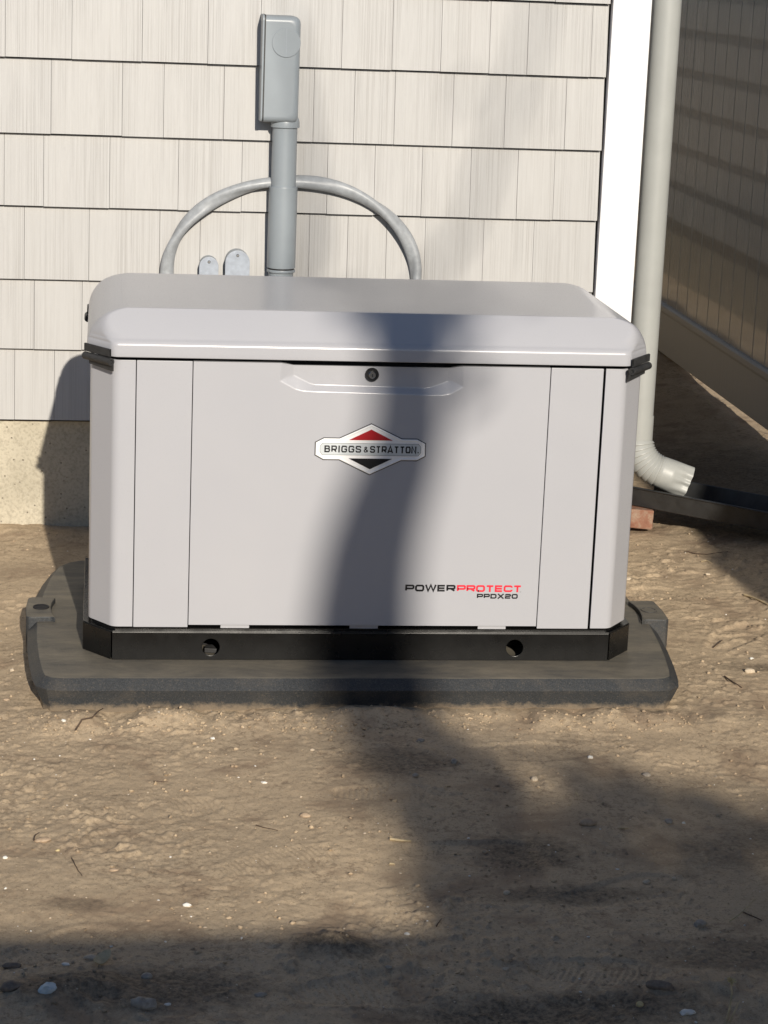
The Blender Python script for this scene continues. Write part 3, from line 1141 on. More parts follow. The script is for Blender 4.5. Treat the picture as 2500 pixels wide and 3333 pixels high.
# ---- lettering: stroke alphabet
G = {
    'P': [[(0, 0), (0, 1), (.88, 1), (1, .88), (1, .52), (.88, .40), (0, .40)]],
    'O': [[(.14, 0), (.86, 0), (1, .2), (1, .8), (.86, 1), (.14, 1), (0, .8), (0, .2), (.14, 0), (.3, 0)]],
    'W': [[(0, 1), (.24, 0), (.5, .95), (.76, 0), (1, 1)]],
    'E': [[(1, 1), (0, 1), (0, 0), (1, 0)], [(0, .5), (.96, .5)]],
    'R': [[(0, 0), (0, 1), (.88, 1), (1, .88), (1, .54), (.88, .42), (0, .42)], [(.50, .42), (1, 0)]],
    'T': [[(0, 1), (1, 1)], [(.5, 1), (.5, 0)]],
    'C': [[(1, .72), (1, .84), (.86, 1), (.14, 1), (0, .8), (0, .2), (.14, 0), (.86, 0), (1, .16), (1, .30)]],
    'D': [[(0, .1), (0, 1), (.80, 1), (1, .8), (1, .2), (.80, 0), (0, 0), (0, .3)]],
    'X': [[(0, 0), (1, 1)], [(0, 1), (1, 0)]],
    '2': [[(0, .72), (0, .86), (.14, 1), (.86, 1), (1, .86), (1, .66), (.86, .53), (.14, .47), (0, .34), (0, 0), (1, 0)]],
    'B': [[(0, .3), (0, 1), (.82, 1), (.94, .88), (.94, .64), (.82, .53), (0, .53)], [(.78, .53), (1, .42), (1, .14), (.86, 0), (0, 0), (0, .4)]],
    'I': [[(.5, 0), (.5, 1)]],
    'G': [[(1, .74), (1, .84), (.86, 1), (.14, 1), (0, .8), (0, .2), (.14, 0), (.86, 0), (1, .14), (1, .48), (.55, .48)]],
    'S': [[(1, .74), (1, .86), (.86, 1), (.14, 1), (0, .87), (0, .65), (.14, .54), (.86, .46), (1, .34), (1, .14), (.86, 0), (.14, 0), (0, .14), (0, .26)]],
    'A': [[(0, 0), (.5, 1), (1, 0)], [(.2, .27), (.8, .27)]],
    'N': [[(0, 0), (0, 1), (1, 0), (1, 1)]],
    '&': [[(1, 0), (.25, .72), (.22, .88), (.38, 1), (.6, 1), (.72, .88), (.62, .70), (.12, .38), (.05, .18), (.2, 0), (.58, 0), (.98, .45)]],
    '.': [[(.3, 0), (.7, 0)]],
}
G['0'] = G['O']


def ribbon(mb, pts, t, y, back=.0002):
    P = [Vector(p) for p in pts]
    n = len(P)
    L, R_ = [], []
    for i in range(n):
        if i == 0: d = (P[1] - P[0]).normalized(); k = 1
        elif i == n - 1: d = (P[-1] - P[-2]).normalized(); k = 1
        else:
            d0, d1 = (P[i] - P[i - 1]).normalized(), (P[i + 1] - P[i]).normalized()
            d = (d0 + d1)
            d = d.normalized() if d.length > 1e-6 else d1
            k = min(1.9, 1 / max(.3, d.dot(d1)))
        nn = Vector((-d.y, d.x)) * t / 2 * k
        L.append(P[i] + nn)
        R_.append(P[i] - nn)
    vs = [(p.x, y, p.y) for p in L] + [(p.x, y, p.y) for p in R_] + [(p.x, y + back, p.y) for p in L] + [(p.x, y + back, p.y) for p in R_]
    fs = []
    for i in range(n - 1):
        fs.append((i, i + 1, n + i + 1, n + i))
        fs.append((i, 2 * n + i, 2 * n + i + 1, i + 1))
        fs.append((n + i, n + i + 1, 3 * n + i + 1, 3 * n + i))
    mb.add(vs, fs)


def text(mb, s, x0, x1, z0, h, t, y, widths=None, gap=.22, slot=None):
    wd_ = [(widths or {}).get(c, 1.0) for c in s]
    tot = sum(wd_) + gap * (len(s) - 1)
    u = (x1 - x0) / tot
    x = x0
    for c, w in zip(s, wd_):
        W = w * u
        for j, stv in enumerate(G[c]):
            pts = [(x + t / 2 + a * (W - t), z0 + t / 2 + b * (h - t)) for a, b in stv]
            if c == 'I' or (c == 'T' and j == 1): pts = [(x + W / 2, z0), (x + W / 2, z0 + h)]
            if c in 'WAXN': pts = [(px_, z0 + b * h if c != 'W' else z0 + t * .3 + b * (h - t * .3)) for (px_, _), (a, b) in zip(pts, stv)]
            if c == 'A' and j == 1: pts = [(px_, z0 + .27 * h) for px_, _ in pts]
            ribbon(mb, pts, t, y - .00012 * j)
        x += W + gap * u


dm = MB()
wid = {'W': 1.28, 'E': .92, 'T': .95, 'X': 1.1}
k = .000245
text(dm, "POWER", .0872, .0872 + 453 * k, .2216, .0154, .0041, -1.4029, wid, .07)
dm.build("lettering", M['black'], door)
dm = MB()
text(dm, "PROTECT", .0872 + 465 * k, .0872 + 1053 * k, .2213, .0154, .0041, -1.4029, wid, .07)
dm.build("lettering", M['decal_red'], door)
dm = MB()
text(dm, "PPDX20", .0872 + 650 * k, .0872 + 1021 * k, .2062, .0110, .0030, -1.4029, {'X': 1.15}, .10)
dm.box(.3412, .3440, -1.4030, -1.4026, .2215, .2222)
dm.build("lettering", M['black'], door)

# badge
BU = .000279
bcx, bcz = -.0012, .5375
badge = None


def bp(pts): return [(bcx + a * BU, bcz + b * BU) for a, b in pts]


def badge_poly(s, e):
    q = [(0, 200), (241, 85), (362, 85), (426, 50), (426, -50), (362, -85), (241, -85)]
    q = q + [(-a, -b) for a, b in q]
    n = len(q)
    out = []
    for i in range(n):
        p0, p1, p2 = Vector(q[i - 1]), Vector(q[i]), Vector(q[(i + 1) % n])
        d0, d1 = (p1 - p0).normalized(), (p2 - p1).normalized()
        n0, n1 = Vector((-d0.y, d0.x)), Vector((-d1.y, d1.x))
        m_ = (n0 + n1).normalized()
        kk = 1 / max(.4, m_.dot(n0))
        out.append(tuple(p1 - m_ * e * kk))
    return bp(out)


bd = MB()
R3 = lambda e, y: [(a, y, b) for a, b in badge_poly(1, e)]
bd.rings([R3(3, -1.4022), R3(3, -1.4040), R3(7, -1.4050), R3(11, -1.4052), R3(17, -1.4046), R3(20, -1.4041)], False, True)
rm = MB()
rm.rings([R3(-4, -1.4024), R3(-4, -1.4032), R3(-1, -1.4034)], False, True)
rm.build('badge_rim', M['rubber'], door)
badge = bd.build("badge", M['silver'], door)
pp = [(-390, 22), (-372, 46), (372, 46), (390, 22), (390, -22), (372, -46), (-372, -46), (-390, -22)]
MB().prism(bp(pp), -1.4046, -1.4040, 'y').build("badge_plate", M['plate'], badge) if False else MB().prism(bp(pp), -1.4046, -1.4040, 'y').build("badge_plate", M['plate'], door)
ol = MB()
ribbon(ol, bp(pp + [pp[0]]), .0006, -1.40475)
text(ol, "BRIGGS", bcx - 356 * BU, bcx - 72 * BU, bcz - 26 * BU, 54 * BU, 11 * BU, -1.4049, {'I': .32, 'G': 1.05}, .22)
text(ol, "&", bcx - 54 * BU, bcx - 17 * BU, bcz - 24 * BU, 46 * BU, 8 * BU, -1.4049)
text(ol, "STRATTON", bcx - 4 * BU, bcx + 356 * BU, bcz - 26 * BU, 54 * BU, 11 * BU, -1.4049, {'A': 1.15}, .13)
ol.box(bcx + 366 * BU, bcx + 375 * BU, -1.4052, -1.4047, bcz - 24 * BU, bcz - 15 * BU)
ol.build("badge_lettering", M['black'], door)
MB().prism(bp([(-168, 72), (170, 72), (2, 156)]), -1.4047, -1.4040, 'y').build("badge_red_triangle", M['red'], door)
MB().prism(bp([(-168, -72), (0, -156), (170, -72)]), -1.4047, -1.4040, 'y').build("badge_black_triangle", M['black'], door)

# ------------------------------------------------------------------ conduit on the wall
cond = empty("electrical_conduit", (-.099, -.055, .02), "grey pvc conduit riser with oblong pull elbow fixed to the cream siding behind the generator", "conduit")
CX, CY = -.099, -.052
fx0, fx1, fy0, fy1 = -.1610, -.0680, -.098, -.004
zb_, zt_ = 1.130, 1.4045


def elbow_outline(d):
    return rounded([(fx0, zb_ + d), (fx1 - d, zb_ + d), (fx1 - d, zt_ - d), (fx0, zt_ - d)], [.0005, .020, .022, .0005], 7)


b = MB()
rr_ = []
for k in range(8):
    a = k / 7 * math.pi / 2
    rr_.append([(p[0], fy0 + .016 * (1 - math.sin(a)), p[1]) for p in elbow_outline(.016 * (1 - math.cos(a)) if False else .016 * (1 - math.sin(math.acos(1 - math.sin(a)))) )])
rr_ = []
for k in range(8):
    a = k / 7 * math.pi / 2
    rr_.append([(p[0], fy0 + .016 * (1 - math.sin(a)), p[1]) for p in elbow_outline(.016 * (1 - math.cos(a)))])
rr_ = rr_[::-1]
rr_.append([(p[0], fy1, p[1]) for p in elbow_outline(0)])
b.rings(rr_, True, True)
pe = b.build("pull_elbow", M['pvc'], cond, smooth=45)
cv = MB()
pr = rounded([(-.1005, zb_ + .001), (-.0020, zb_ + .001), (-.0020, zt_ + .002), (-.1005, zt_ + .002)], .014, 5)
cv.prism(pr, fx0 - .0075, fx0 - .0025, 'x')
cv.build("elbow_cover", M['pvc'], cond, bevel=.0012)
MB().prism([(a * .985 - .0008, c) for a, c in pr], fx0 - .0025, fx0 + .001, 'x').build("gasket", M['rubber'], cond)
dk = MB()
dk.rings(disc(-.1055, 1.3365, [(.0374, fy0 + .001), (.0374, fy0 - .0024), (.0370, fy0 - .0028)], 40), False, True)
kn = dk.build("knockout", M['pvc'], cond, smooth=35)
MB().box(-.1058, -.1052, fy0 - .0033, fy0 - .0027, 1.300, 1.3730).build("mould_line", M['zinc'], cond)
hb_ = MB()
c_r = lambda r, z, n=32: [(CX + r * math.cos(2 * math.pi * i / n), CY + r * math.sin(2 * math.pi * i / n), z) for i in range(n)]
hb_.rings([c_r(.030, 1.150), c_r(.037, 1.136), c_r(.0385, 1.128), c_r(.0388, 1.117), c_r(.0380, 1.1155), c_r(.0335, 1.1155)][::-1], True, True)
hb_.build("hub", M['pvc'], cond, smooth=35)
pp_ = MB()
pp_.rings([c_r(.0332, z) for z in (.93, 1.0, 1.1165)], True, True)
pp_.build("pipe", M['pvc'], cond, smooth=35)
cp = MB()
cp.rings([c_r(.0335, .742), c_r(.0375, .7421), c_r(.0384, .7435), c_r(.0384, .957), c_r(.0378, .9590), c_r(.0335, .9592)], True, True)
cp.build("coupling", M['pvc'], cond, smooth=35)
cp = MB()
cp.rings([c_r(.0335, -.05), c_r(.0335, .730), c_r(.0375, .7305), c_r(.0384, .732), c_r(.0384, .7365), c_r(.0375, .7378), c_r(.034, .738)], True, True)
cp.build("pipe", M['pvc'], cond, smooth=35)
MB().rings([c_r(.0352, .7375), c_r(.0352, .7425)], True, True).build("gasket", M['rubber'], cond, smooth=35)
for zz in (1.16, 1.385):
    MB().rings([[(fx0 - .009, -.05 + .0035 * math.cos(t) * s_, zz + .0035 * math.sin(t) * s_) for t in np.linspace(0, 2 * math.pi, 12, endpoint=False)] for s_ in (1, .8)], True, True).build("screw", M['screw'], cond)

# cable looping behind the conduit
cpts = []
for k in range(81):
    a = math.pi * k / 80
    cpts.append(Vector((-.066 - .337 * math.cos(a), -.033, .722 + .250 * math.sin(a))))
pre = [Vector((-.403 - .02 * (1 - t), -.033 - .05 * (1 - t), .42 + .30 * t)) for t in np.linspace(0, .95, 14)]
post = [Vector((.271 + .015 * (1 - t), -.033 - .05 * (1 - t), .42 + .30 * t)) for t in np.linspace(.95, 0, 14)]
allp = pre + cpts + post
cb = MB()
cb.tube(allp, .0160, 28, prof=lambda th, i: 1 + .17 * math.cos(2 * (th - i * .13)) + .05 * math.cos(3 * (th - i * .13) + 1))
cbl = cb.build("power_cable", M['cable'], None, smooth=70)
tag(cbl, "thick grey twisted cable arching across the siding behind the conduit riser", "cable")

# two small round-topped cover boxes


def cover_box(cx, w, zt, depth, label):
    root = empty("cover_box", (cx, 0, .5), label, "electrical box", "round-topped grey boxes on the siding behind the generator")
    r = w / 2

    def stad(rr, up=0):
        pts = [(cx - rr, .50), (cx + rr, .50)]
        zc = zt - r
        for k in range(17):
            a = math.pi * k / 16
            pts.append((cx + rr * math.cos(a), zc + up + rr * math.sin(a)))
        return pts
    MB().prism(stad(r), -depth, .0, 'y').build("box_body", M['pvc'], root, smooth=40, bevel=.0015)
    MB().prism(stad(r + .0008), -depth - .0030, -depth - .0004, 'y').build("cover_plate", M['zinc'], root, smooth=40, bevel=.0010)
    s = MB()
    s.rings(disc(cx - .000, zt - .0125, [(.0042, -depth - .0028), (.0040, -depth - .0046), (.0028, -depth - .0056)], 16), False, True)
    s.build("screw", M['screw'], root, smooth=40)
    return root


cover_box(-.2925, .050, .7655, .052, "narrower and shorter of the two grey round-topped boxes, left of the other")
cover_box(-.2165, .064, .7855, .058, "wider and taller grey round-topped box, between the narrow box and the conduit")

# ------------------------------------------------------------------ downspout
ds = empty("downspout", (.940, .05, .1), "round off-white downspout with crimped elbow and dented outlet at the house corner", "downspout")
dx, dy = .9385, .050


def hollow(path, r, n=40, prof=None, th=.0012, rad=None):
    m = MB()
    rad = rad or [r] * len(path)
    m.tube(path, rad, n, prof=prof, caps=False)
    m2 = MB()
    m2.tube(path, [q - th for q in rad], n, prof=prof, caps=False)
    m.add(m2.v, m2.f)
    return m


hollow([(dx, dy, z) for z in (.325, .8, 1.6, 2.4, 2.95)], .0385).build("downspout_pipe", M['gutter'], ds, smooth=40)
MB().rings([[(dx + r_ * math.cos(t), dy + r_ * math.sin(t), z) for t in np.linspace(0, 2 * math.pi, 40, endpoint=False)] for r_, z in ((.0388, .312), (.0402, .313), (.0403, .3305), (.0388, .3315))], False, False).build(
    "pipe_sleeve", M['gutter'], ds, smooth=40)
MB().box(.876, dx - .03, dy - .006, dy + .006, 1.62, 1.65).build("strap", M['gutter'], ds)
# elbow: crimped arc then straight outlet with a crushed rim
R0 = .088
pth, rads = [], []
for z in np.linspace(.335, .262, 8):
    pth.append(Vector((dx, dy, z)))
    rads.append(.0405)
NA = 64
ANG = math.radians(70)
for k in range(NA + 1):
    a = ANG * k / NA
    pth.append(Vector((dx + R0 * (1 - math.cos(a)), dy - .02 * k / NA, .260 - R0 * math.sin(a))))
    ph = (k / NA * 8) % 1
    rads.append(.0432 + .0062 * (ph ** 1.0 if ph < .86 else (1 - ph) / .14 * .86) - .0015)
dirv = Vector((math.sin(ANG), -.10, -math.cos(ANG))).normalized()
e0 = pth[-1]
for k in range(1, 21):
    pth.append(e0 + dirv * (.094 * k / 20))
    rads.append(.0445 + .0045 * (k / 20))
ntot = len(pth)


def crush(th, i):
    j = i - (ntot - 20)
    if j < 7: return 1.0
    s = (j - 7) / 13
    # dent in the side that faces the camera and waves on the rim
    d = math.exp(-((math.sin((th - DENT) / 2) * 2) / .85) ** 2)
    return 1 - .34 * d * min(1, s * 1.6) * (1 + .25 * math.sin(th * 9)) + .02 * s * math.sin(th * 7)


DENT = math.radians(190)
hollow(pth, .043, 56, prof=crush, rad=rads, th=.0010).build("elbow", M['gutter'], ds, smooth=60)

# ------------------------------------------------------------------ black trough that takes the outlet water
tr = empty("splash_trough", (.95, .05, .07), "long black plastic drainage trough under the downspout outlet, propped on a brick", "trough")
a0, a1 = Vector((.925, .055)), Vector((1.90, -.80))
dd = (a1 - a0).normalized()
nn = Vector((-dd.y, dd.x))
if nn.y < 0: nn = -nn
Wt = .150


def tp(s, t, z):
    p = a0 + dd * s + nn * t
    return (p.x, p.y, z)


def zf(s): return .072 - .010 * s / 1.3


Lt = 1.30
secs = []
for s in np.linspace(0, Lt, 14):
    h = .052
    z0 = zf(s)
    pr = [(0, 0), (.006, -.002), (Wt - .006, -.002), (Wt, 0), (Wt + .012, h), (Wt + .018, h + .002), (Wt + .018, h + .005), (Wt + .008, h + .005), (Wt - .004, .004),
          (.005, .004), (-.008, h + .005), (-.018, h + .005), (-.018, h + .002), (-.012, h)]
    secs.append([tp(s, t, z0 + z) for t, z in pr])
tm = MB()
tm.rings(secs, True, True)
tm.build("trough_channel", M['trough'], tr, bevel=.0012)

# ------------------------------------------------------------------ brick under the trough end
br = MB()
bx, by, bz = .20, .092, .056
bm = bmesh.new()
bmesh.ops.create_cube(bm, size=1)
bmesh.ops.scale(bm, vec=(bx, by, bz), verts=bm.verts)
bmesh.ops.subdivide_edges(bm, edges=bm.edges, cuts=14, use_grid_fill=True)
for v in bm.verts:
    q = Vector((abs(v.co.x) / (bx / 2), abs(v.co.y) / (by / 2), abs(v.co.z) / (bz / 2)))
    e = sorted(q)[1]
    n3 = mnoise.noise(v.co * 30) * .0025 + mnoise.noise(v.co * 90) * .001
    v.co += v.co.normalized() * n3
    if e > .9: v.co *= 1 - .035 * (e - .9) * 10 * (.6 + mnoise.noise(v.co * 22))
mb_ = bpy.data.meshes.new("brick")
for f_ in bm.faces: f_.smooth = True
bm.to_mesh(mb_)
bm.free()
mb_.materials.append(M['brick'])
bo_ = bpy.data.objects.new("brick", mb_)
bo_.location = (.895, .058, .0425)
bo_.rotation_euler = (0, math.radians(2), math.radians(-10))
COL.objects.link(bo_)
tag(bo_, "weathered red brick propping up the near end of the black trough", "brick")

# ------------------------------------------------------------------ stones, twigs, gravel
SM = {
    'blue': m_stone("stone_blue_grey", (0.50, 0.58, 0.60), (0.66, 0.72, 0.73)),
    'grey': m_stone("stone_grey", (0.30, 0.255, 0.21), (0.44, 0.39, 0.32)),
    'dark': m_stone("stone_dark", (0.16, 0.125, 0.095), (0.25, 0.20, 0.155)),
    'tan': m_stone("stone_tan", (0.46, 0.38, 0.28), (0.60, 0.51, 0.39)),
    'white': m_stone("stone_white", (0.72, 0.70, 0.65), (0.78, 0.76, 0.70)),
    'brown': m_stone("stone_brown", (0.36, 0.265, 0.18), (0.48, 0.37, 0.26)),
    'yellow': m_stone("stone_yellow", (0.50, 0.40, 0.20), (0.62, 0.52, 0.30)),
}


def stone_mesh(mb, p, sx, sy, sz, seed, rot=0, sub=2, ang=.25, embed=.35):
    bm = bmesh.new()
    bmesh.ops.create_icosphere(bm, subdivisions=sub, radius=1)
    c, s = math.cos(rot), math.sin(rot)
    off = Vector((seed * 3.1, seed * 1.7, seed * .9))
    vs = []
    for v in bm.verts:
        d = v.co.copy()
        r = 1 + ang * mnoise.noise(d * 1.1 + off) + ang * .6 * mnoise.noise(d * 2.4 + off)
        x, y, z = d.x * r * sx, d.y * r * sy, d.z * r * sz
        vs.append((p[0] + c * x - s * y, p[1] + s * x + c * y, p[2] + z + sz * (1 - 2 * embed)))
    bm.verts.index_update()
    fs = [tuple(v.index for v in f.verts) for f in bm.faces]
    bm.free()
    mb.add(vs, fs)


def px2g(px, py):
    """where a photo point meets the soil (used once, to read off positions)"""
    e = cam.rotation_euler.to_matrix()
    d = e @ Vector(((px - 1250) / 7409.06, -(py - 1666.5) / 7409.06, -1))
    o = Vector(cam.location)
    z = 0.0
    for _ in range(6):
        t = (z - o.z) / d.z
        p = o + d * t
        z = gz(p.x, p.y)
    return p.x, p.y, z


# photo-read positions: px, py, half sizes in mm, material, angularity, label
STONES = [
    (158, 3222, 14, 11, 10, 'blue', .35, "pale blue-grey angular stone lying in the shaded soil at lower left"),
    (467, 3280, 17, 11, 13, 'grey', .45, "pointed grey rock in the shaded soil right of the pale blue stone"),
    (478, 3182, 9, 8, 6, 'grey', .15, "smooth round grey pebble above the pointed grey rock"),
    (298, 3119, 11, 7, 4, 'tan', .3, "flat tan stone beside the thin curled chip at lower left"),
    (213, 3140, 7, 4, 2.5, 'white', .25, "small pale oval pebble left of the flat tan stone"),
    (41, 3148, 15, 8, 6, 'dark', .4, "dark flat stone near the left edge of the shaded foreground"),
    (38, 3218, 16, 11, 9, 'dark', .3, "rounded dark clod-like stone below the dark flat stone at the left edge"),
    (848, 3241, 10, 6, 4, 'grey', .2, "flat grey pebble in the shaded foreground centre"),
    (546, 3271, 5, 3, 2.5, 'white', .3, "small white chip right of the pointed grey rock"),
    (2239, 3297, 12, 7, 6, 'white', .4, "bright white stone at the bottom right corner near the dry weed"),
    (2147, 3215, 22, 10, 9, 'dark', .2, "large half-buried dark oval stone above the bright white stone"),
    (1649, 2908, 7, 5, 4, 'tan', .15, "oval tan pebble in the shade right of the lit wedge of soil"),
    (2104, 2874, 8, 6, 4.5, 'tan', .15, "rounded tan pebble, larger of the two side by side in the right-hand shade"),
    (2194, 2863, 4.5, 4, 3.5, 'tan', .1, "small round tan pebble, smaller of the two side by side in the right-hand shade"),
    (1740, 2540, 7, 8, 6, 'tan', .2, "upright tan pebble below the ribbed footprint"),
    (1478, 2482, 7, 7, 6, 'grey', .15, "round grey pebble among clods in the tree shadow below the pad"),
    (1353, 2525, 7, 6, 4, 'grey', .2, "grey pebble left of the round one in the tree shadow"),
    (1368, 2412, 9, 6, 4, 'grey', .35, "rough grey stone nearest the pad in the tree shadow"),
    (1921, 2467, 6, 4, 3.5, 'white', .35, "white chip on the lit soil right of the ribbed footprint"),
    (2105, 2525, 8, 6, 4.5, 'grey', .3, "grey stone with pale underside at right below the white chip"),
    (1913, 2683, 17, 12, 9, 'brown', .2, "soil-covered brown stone in the middle of the right-hand shade"),
    (2177, 2680, 8, 7, 6, 'grey', .2, "grey rounded stone at right above the two tan pebbles"),
    (1646, 3156, 6, 4, 3, 'tan', .2, "pale tan pebble in the deep shade at bottom centre"),
    (1578, 2775, 5.5, 5, 4, 'brown', .1, "little brown ball-shaped pebble right of the lit wedge of soil"),
    (2279, 3013, 11, 8, 7, 'grey', .4, "lumpy grey stone left of the pale upright straw at lower right"),
    (1325, 3042, 5, 3, 2.5, 'white', .2, "pale oval pebble at the shadow edge below the lit wedge"),
    (1264, 3160, 6, 4, 3, 'grey', .2, "grey pebble in the shade right of the pointed soil heap"),
    (139, 2737, 15, 9, 5, 'brown', .15, "half-buried light brown stone in the sunlit soil at left"),
    (993, 2657, 10, 7, 5, 'brown', .2, "reddish brown stone with a dark rim on the sunlit soil"),
    (188, 2769, 4.5, 3, 2.5, 'yellow', .3, "yellowish chip right below the half-buried brown stone"),
    (1017, 2443, 5.5, 3, 3, 'tan', .2, "pale tan oval pebble near the left edge of the tree shadow"),
    (17, 2793, 5, 4, 3, 'white', .2, "white pebble at the left edge of the sunlit soil"),
    (371, 2833, 8, 5, 3, 'brown', .2, "flat brown stone in the sunlit soil right of the curved dark twig"),
    (609, 2949, 7, 4, 4, 'white', .4, "whitish chip near the straight shadow edge of the foreground"),
    (207, 2347, 5, 5, 3, 'white', .3, "white chip just in front of the pad at left"),
    (693, 2405, 5, 4, 3, 'white', .35, "bright white chip in the sunlit soil in front of the pad centre"),
    (860, 2549, 6, 3, 2.5, 'white', .35, "slim white chip in the sunlit soil left of the tree shadow"),
    (21, 2278, 7, 6, 3, 'brown', .2, "orange-brown flat pebble left of the pad's front corner"),
    (88, 1606, 8, 6, 9, 'grey', .35, "grey upright stone near the foundation left of the generator shadow"),
    (39, 2183, 5, 5, 4, 'tan', .3, "pale tan pebble beside the left side of the pad"),
    (2046, 1888, 10, 6, 6, 'tan', .3, "tan stone beside the generator's right rear at the pad edge"),
    (2440, 2188, 13, 8, 7, 'tan', .35, "tan stone in the sunlit soil right of the pad's front corner"),
    (2447, 2145, 6, 4, 3, 'white', .3, "pale chip just above the tan stone right of the pad"),
    (2305, 1871, 8, 4, 4, 'tan', .4, "pale chip on sunlit soil right of the generator, beyond the lug"),
    (1353, 2300, 6, 5, 3, 'brown', .2, "brown pebble at the foot of the pad front in the tree shadow"),
    (2225, 2680, 3.5, 3, 2.5, 'white', .2, "tiny white pebble right of the grey rounded stone"),
    (2082, 3280, 6, 5, 5, 'yellow', .1, "small yellowish round pebble under the large dark oval stone"),
]
for i, (px_, py_, a, b_, c_, mk_, an, lab) in enumerate(STONES):
    x, y, z = px2g(px_, py_)
    m = MB()
    stone_mesh(m, (0, 0, 0), a / 1000, b_ / 1000, c_ / 1000, i + 1, random.uniform(-.5, .5), 3, an, .33)
    o = m.build("stone", SM[mk_], None, smooth=38)
    o.location = (x, y, z)
    tag(o, lab, "stone", "loose stones on the soil")

# thin curled chip
x, y, z = px2g(324, 3134)
m = MB()
gr = []
for j in range(2):
    row = []
    for k in range(9):
        t = k / 8 - .5
        wv = .0085 * (1 - (2 * t) ** 2) ** .5 + .001
        for sgn in (-1, 1):
            row.append((t * .034, sgn * wv, .006 + .010 * (t + .5) + .006 * (2 * t) ** 2 - (.0012 if j else 0)))
    gr.append(row)
fs = []
for k in range(8):
    q = (2 * k, 2 * k + 1, 2 * k + 3, 2 * k + 2)
    fs += [q, tuple(i + 18 for i in q), (2 * k, 2 * k + 2, 20 + 2 * k, 18 + 2 * k), (2 * k + 1, 2 * k + 3, 21 + 2 * k, 19 + 2 * k)]
m.add(gr[0] + gr[1], fs)
o = m.build("wood_chip", M['straw'], None, smooth=50)
o.location = (x, y, z - .002)
o.rotation_euler = (.35, 0, .9)
tag(o, "thin curled pinkish tan chip lying in the shade at lower left", "chip")

TW = [
    ([(245, 2384), (268, 2366), (300, 2345), (322, 2322), (347, 2304)], 2.0, 'twig', 6, "long forked dark twig on the sunlit soil by the pad's front left corner"),
    ([(233, 2795), (240, 2815), (252, 2832), (267, 2853)], 1.1, 'twig', 2, "thin curved dark twig in the sunlit soil at left"),
    ([(110, 2741), (115, 2728), (128, 2715)], 1.3, 'twig', 5, "short dark twig leaning over the half-buried brown stone"),
    ([(2371, 3014), (2388, 2982), (2403, 2965), (2417, 2944)], 1.6, 'straw', 16, "pale upright straw stalk in the shade at lower right"),
    ([(2416, 2972), (2440, 2985), (2480, 3000)], 1.6, 'twig', 3, "dark rootlet lying right of the pale straw stalk"),
    ([(1874, 2583), (1880, 2592), (1884, 2608)], 1.2, 'straw', 4, "tiny curled pale straw in the centre of the right-hand shade"),
    ([(2015, 2699), (2045, 2699)], 1.8, 'straw', 2, "short straight white straw in the right-hand shade"),
    ([(1272, 2735), (1300, 2741), (1337, 2746)], 3.2, 'straw', 2, "thick pale splinter at the right side of the lit wedge of soil"),
    ([(1267, 2815), (1285, 2817)], 2.4, 'straw', 2, "stubby pale straw below the thick pale splinter"),
    ([(2424, 1940), (2445, 1950), (2478, 1963), (2500, 1972)], 3.4, 'straw', 5, "pale split stick on the soil at the right edge near the fence shadow"),
    ([(2235, 1799), (2262, 1807), (2300, 1806), (2370, 1797)], 1.6, 'twig', 3, "long dark root lying on the soil below the black trough"),
    ([(2283, 1830), (2300, 1828), (2318, 1835)], 1.5, 'straw', 3, "small pale straw below the long dark root"),
    ([(2358, 2205), (2385, 2225), (2415, 2242)], 2.0, 'twig', 4, "dark crooked twig on the sunlit soil right of the pad"),
    ([(200, 2300), (215, 2287), (240, 2290), (252, 2296)], 1.6, 'straw', 5, "bent pale straw touching the pad front at left"),
    ([(2322, 2110), (2345, 2092), (2352, 2085)], 1.6, 'twig', 4, "short dark twig among clods right of the pad"),
    ([(500, 2545), (520, 2548), (548, 2547)], 1.1, 'twig', 2, "fine dark twig lying flat on the sunlit soil"),
    ([(835, 2688), (860, 2698), (905, 2706)], 1.2, 'twig', 2, "dark twig at the edge of the footprint in the sunlit soil"),
    ([(1325, 3085), (1332, 3098), (1340, 3112)], 1.2, 'straw', 3, "faint straw in the shade below the lit wedge"),
    ([(1420, 3020), (1430, 3008), (1436, 2996)], 1.4, 'twig', 4, "two-part dark twig in the shade right of the lit wedge"),
]
for pts, r, mk_, lift, lab in TW:
    P = []
    for i, p in enumerate(pts):
        x, y, z = px2g(*p)
        lz = lift / 1000 * math.sin(math.pi * (i + .5) / len(pts)) + r / 1000 * .5
        P.append(Vector((x, y, z + lz)))
    if lift > 10:
        for i, p in enumerate(P): p.z = P[0].z + .012 * i + .001; p.y = P[0].y + .004 * i
    # refine
    Q_ = []
    for i in range(len(P) - 1):
        for t in (0, .33, .66):
            Q_.append(P[i].lerp(P[i + 1], t) + Vector((random.gauss(0, .0004), random.gauss(0, .0004), 0)))
    Q_.append(P[-1])
    m = MB()
    cen_ = Q_[0].copy()
    m.tube([q - cen_ for q in Q_], [r / 1000 * (1 - .55 * i / len(Q_)) for i in range(len(Q_))], 7)
    if "forked" in lab:
        m.tube([Q_[5] - cen_, Q_[5] - cen_ + Vector((.012, .006, .004)), Q_[5] - cen_ + Vector((.028, .004, .002))], [.0012, .001, .0005], 6)
    o = m.build("straw" if mk_ == 'straw' else "twig", M[mk_], None, smooth=60)
    o.location = cen_
    tag(o, lab, "straw" if mk_ == 'straw' else "twig", "dry stalks and twigs on the soil")

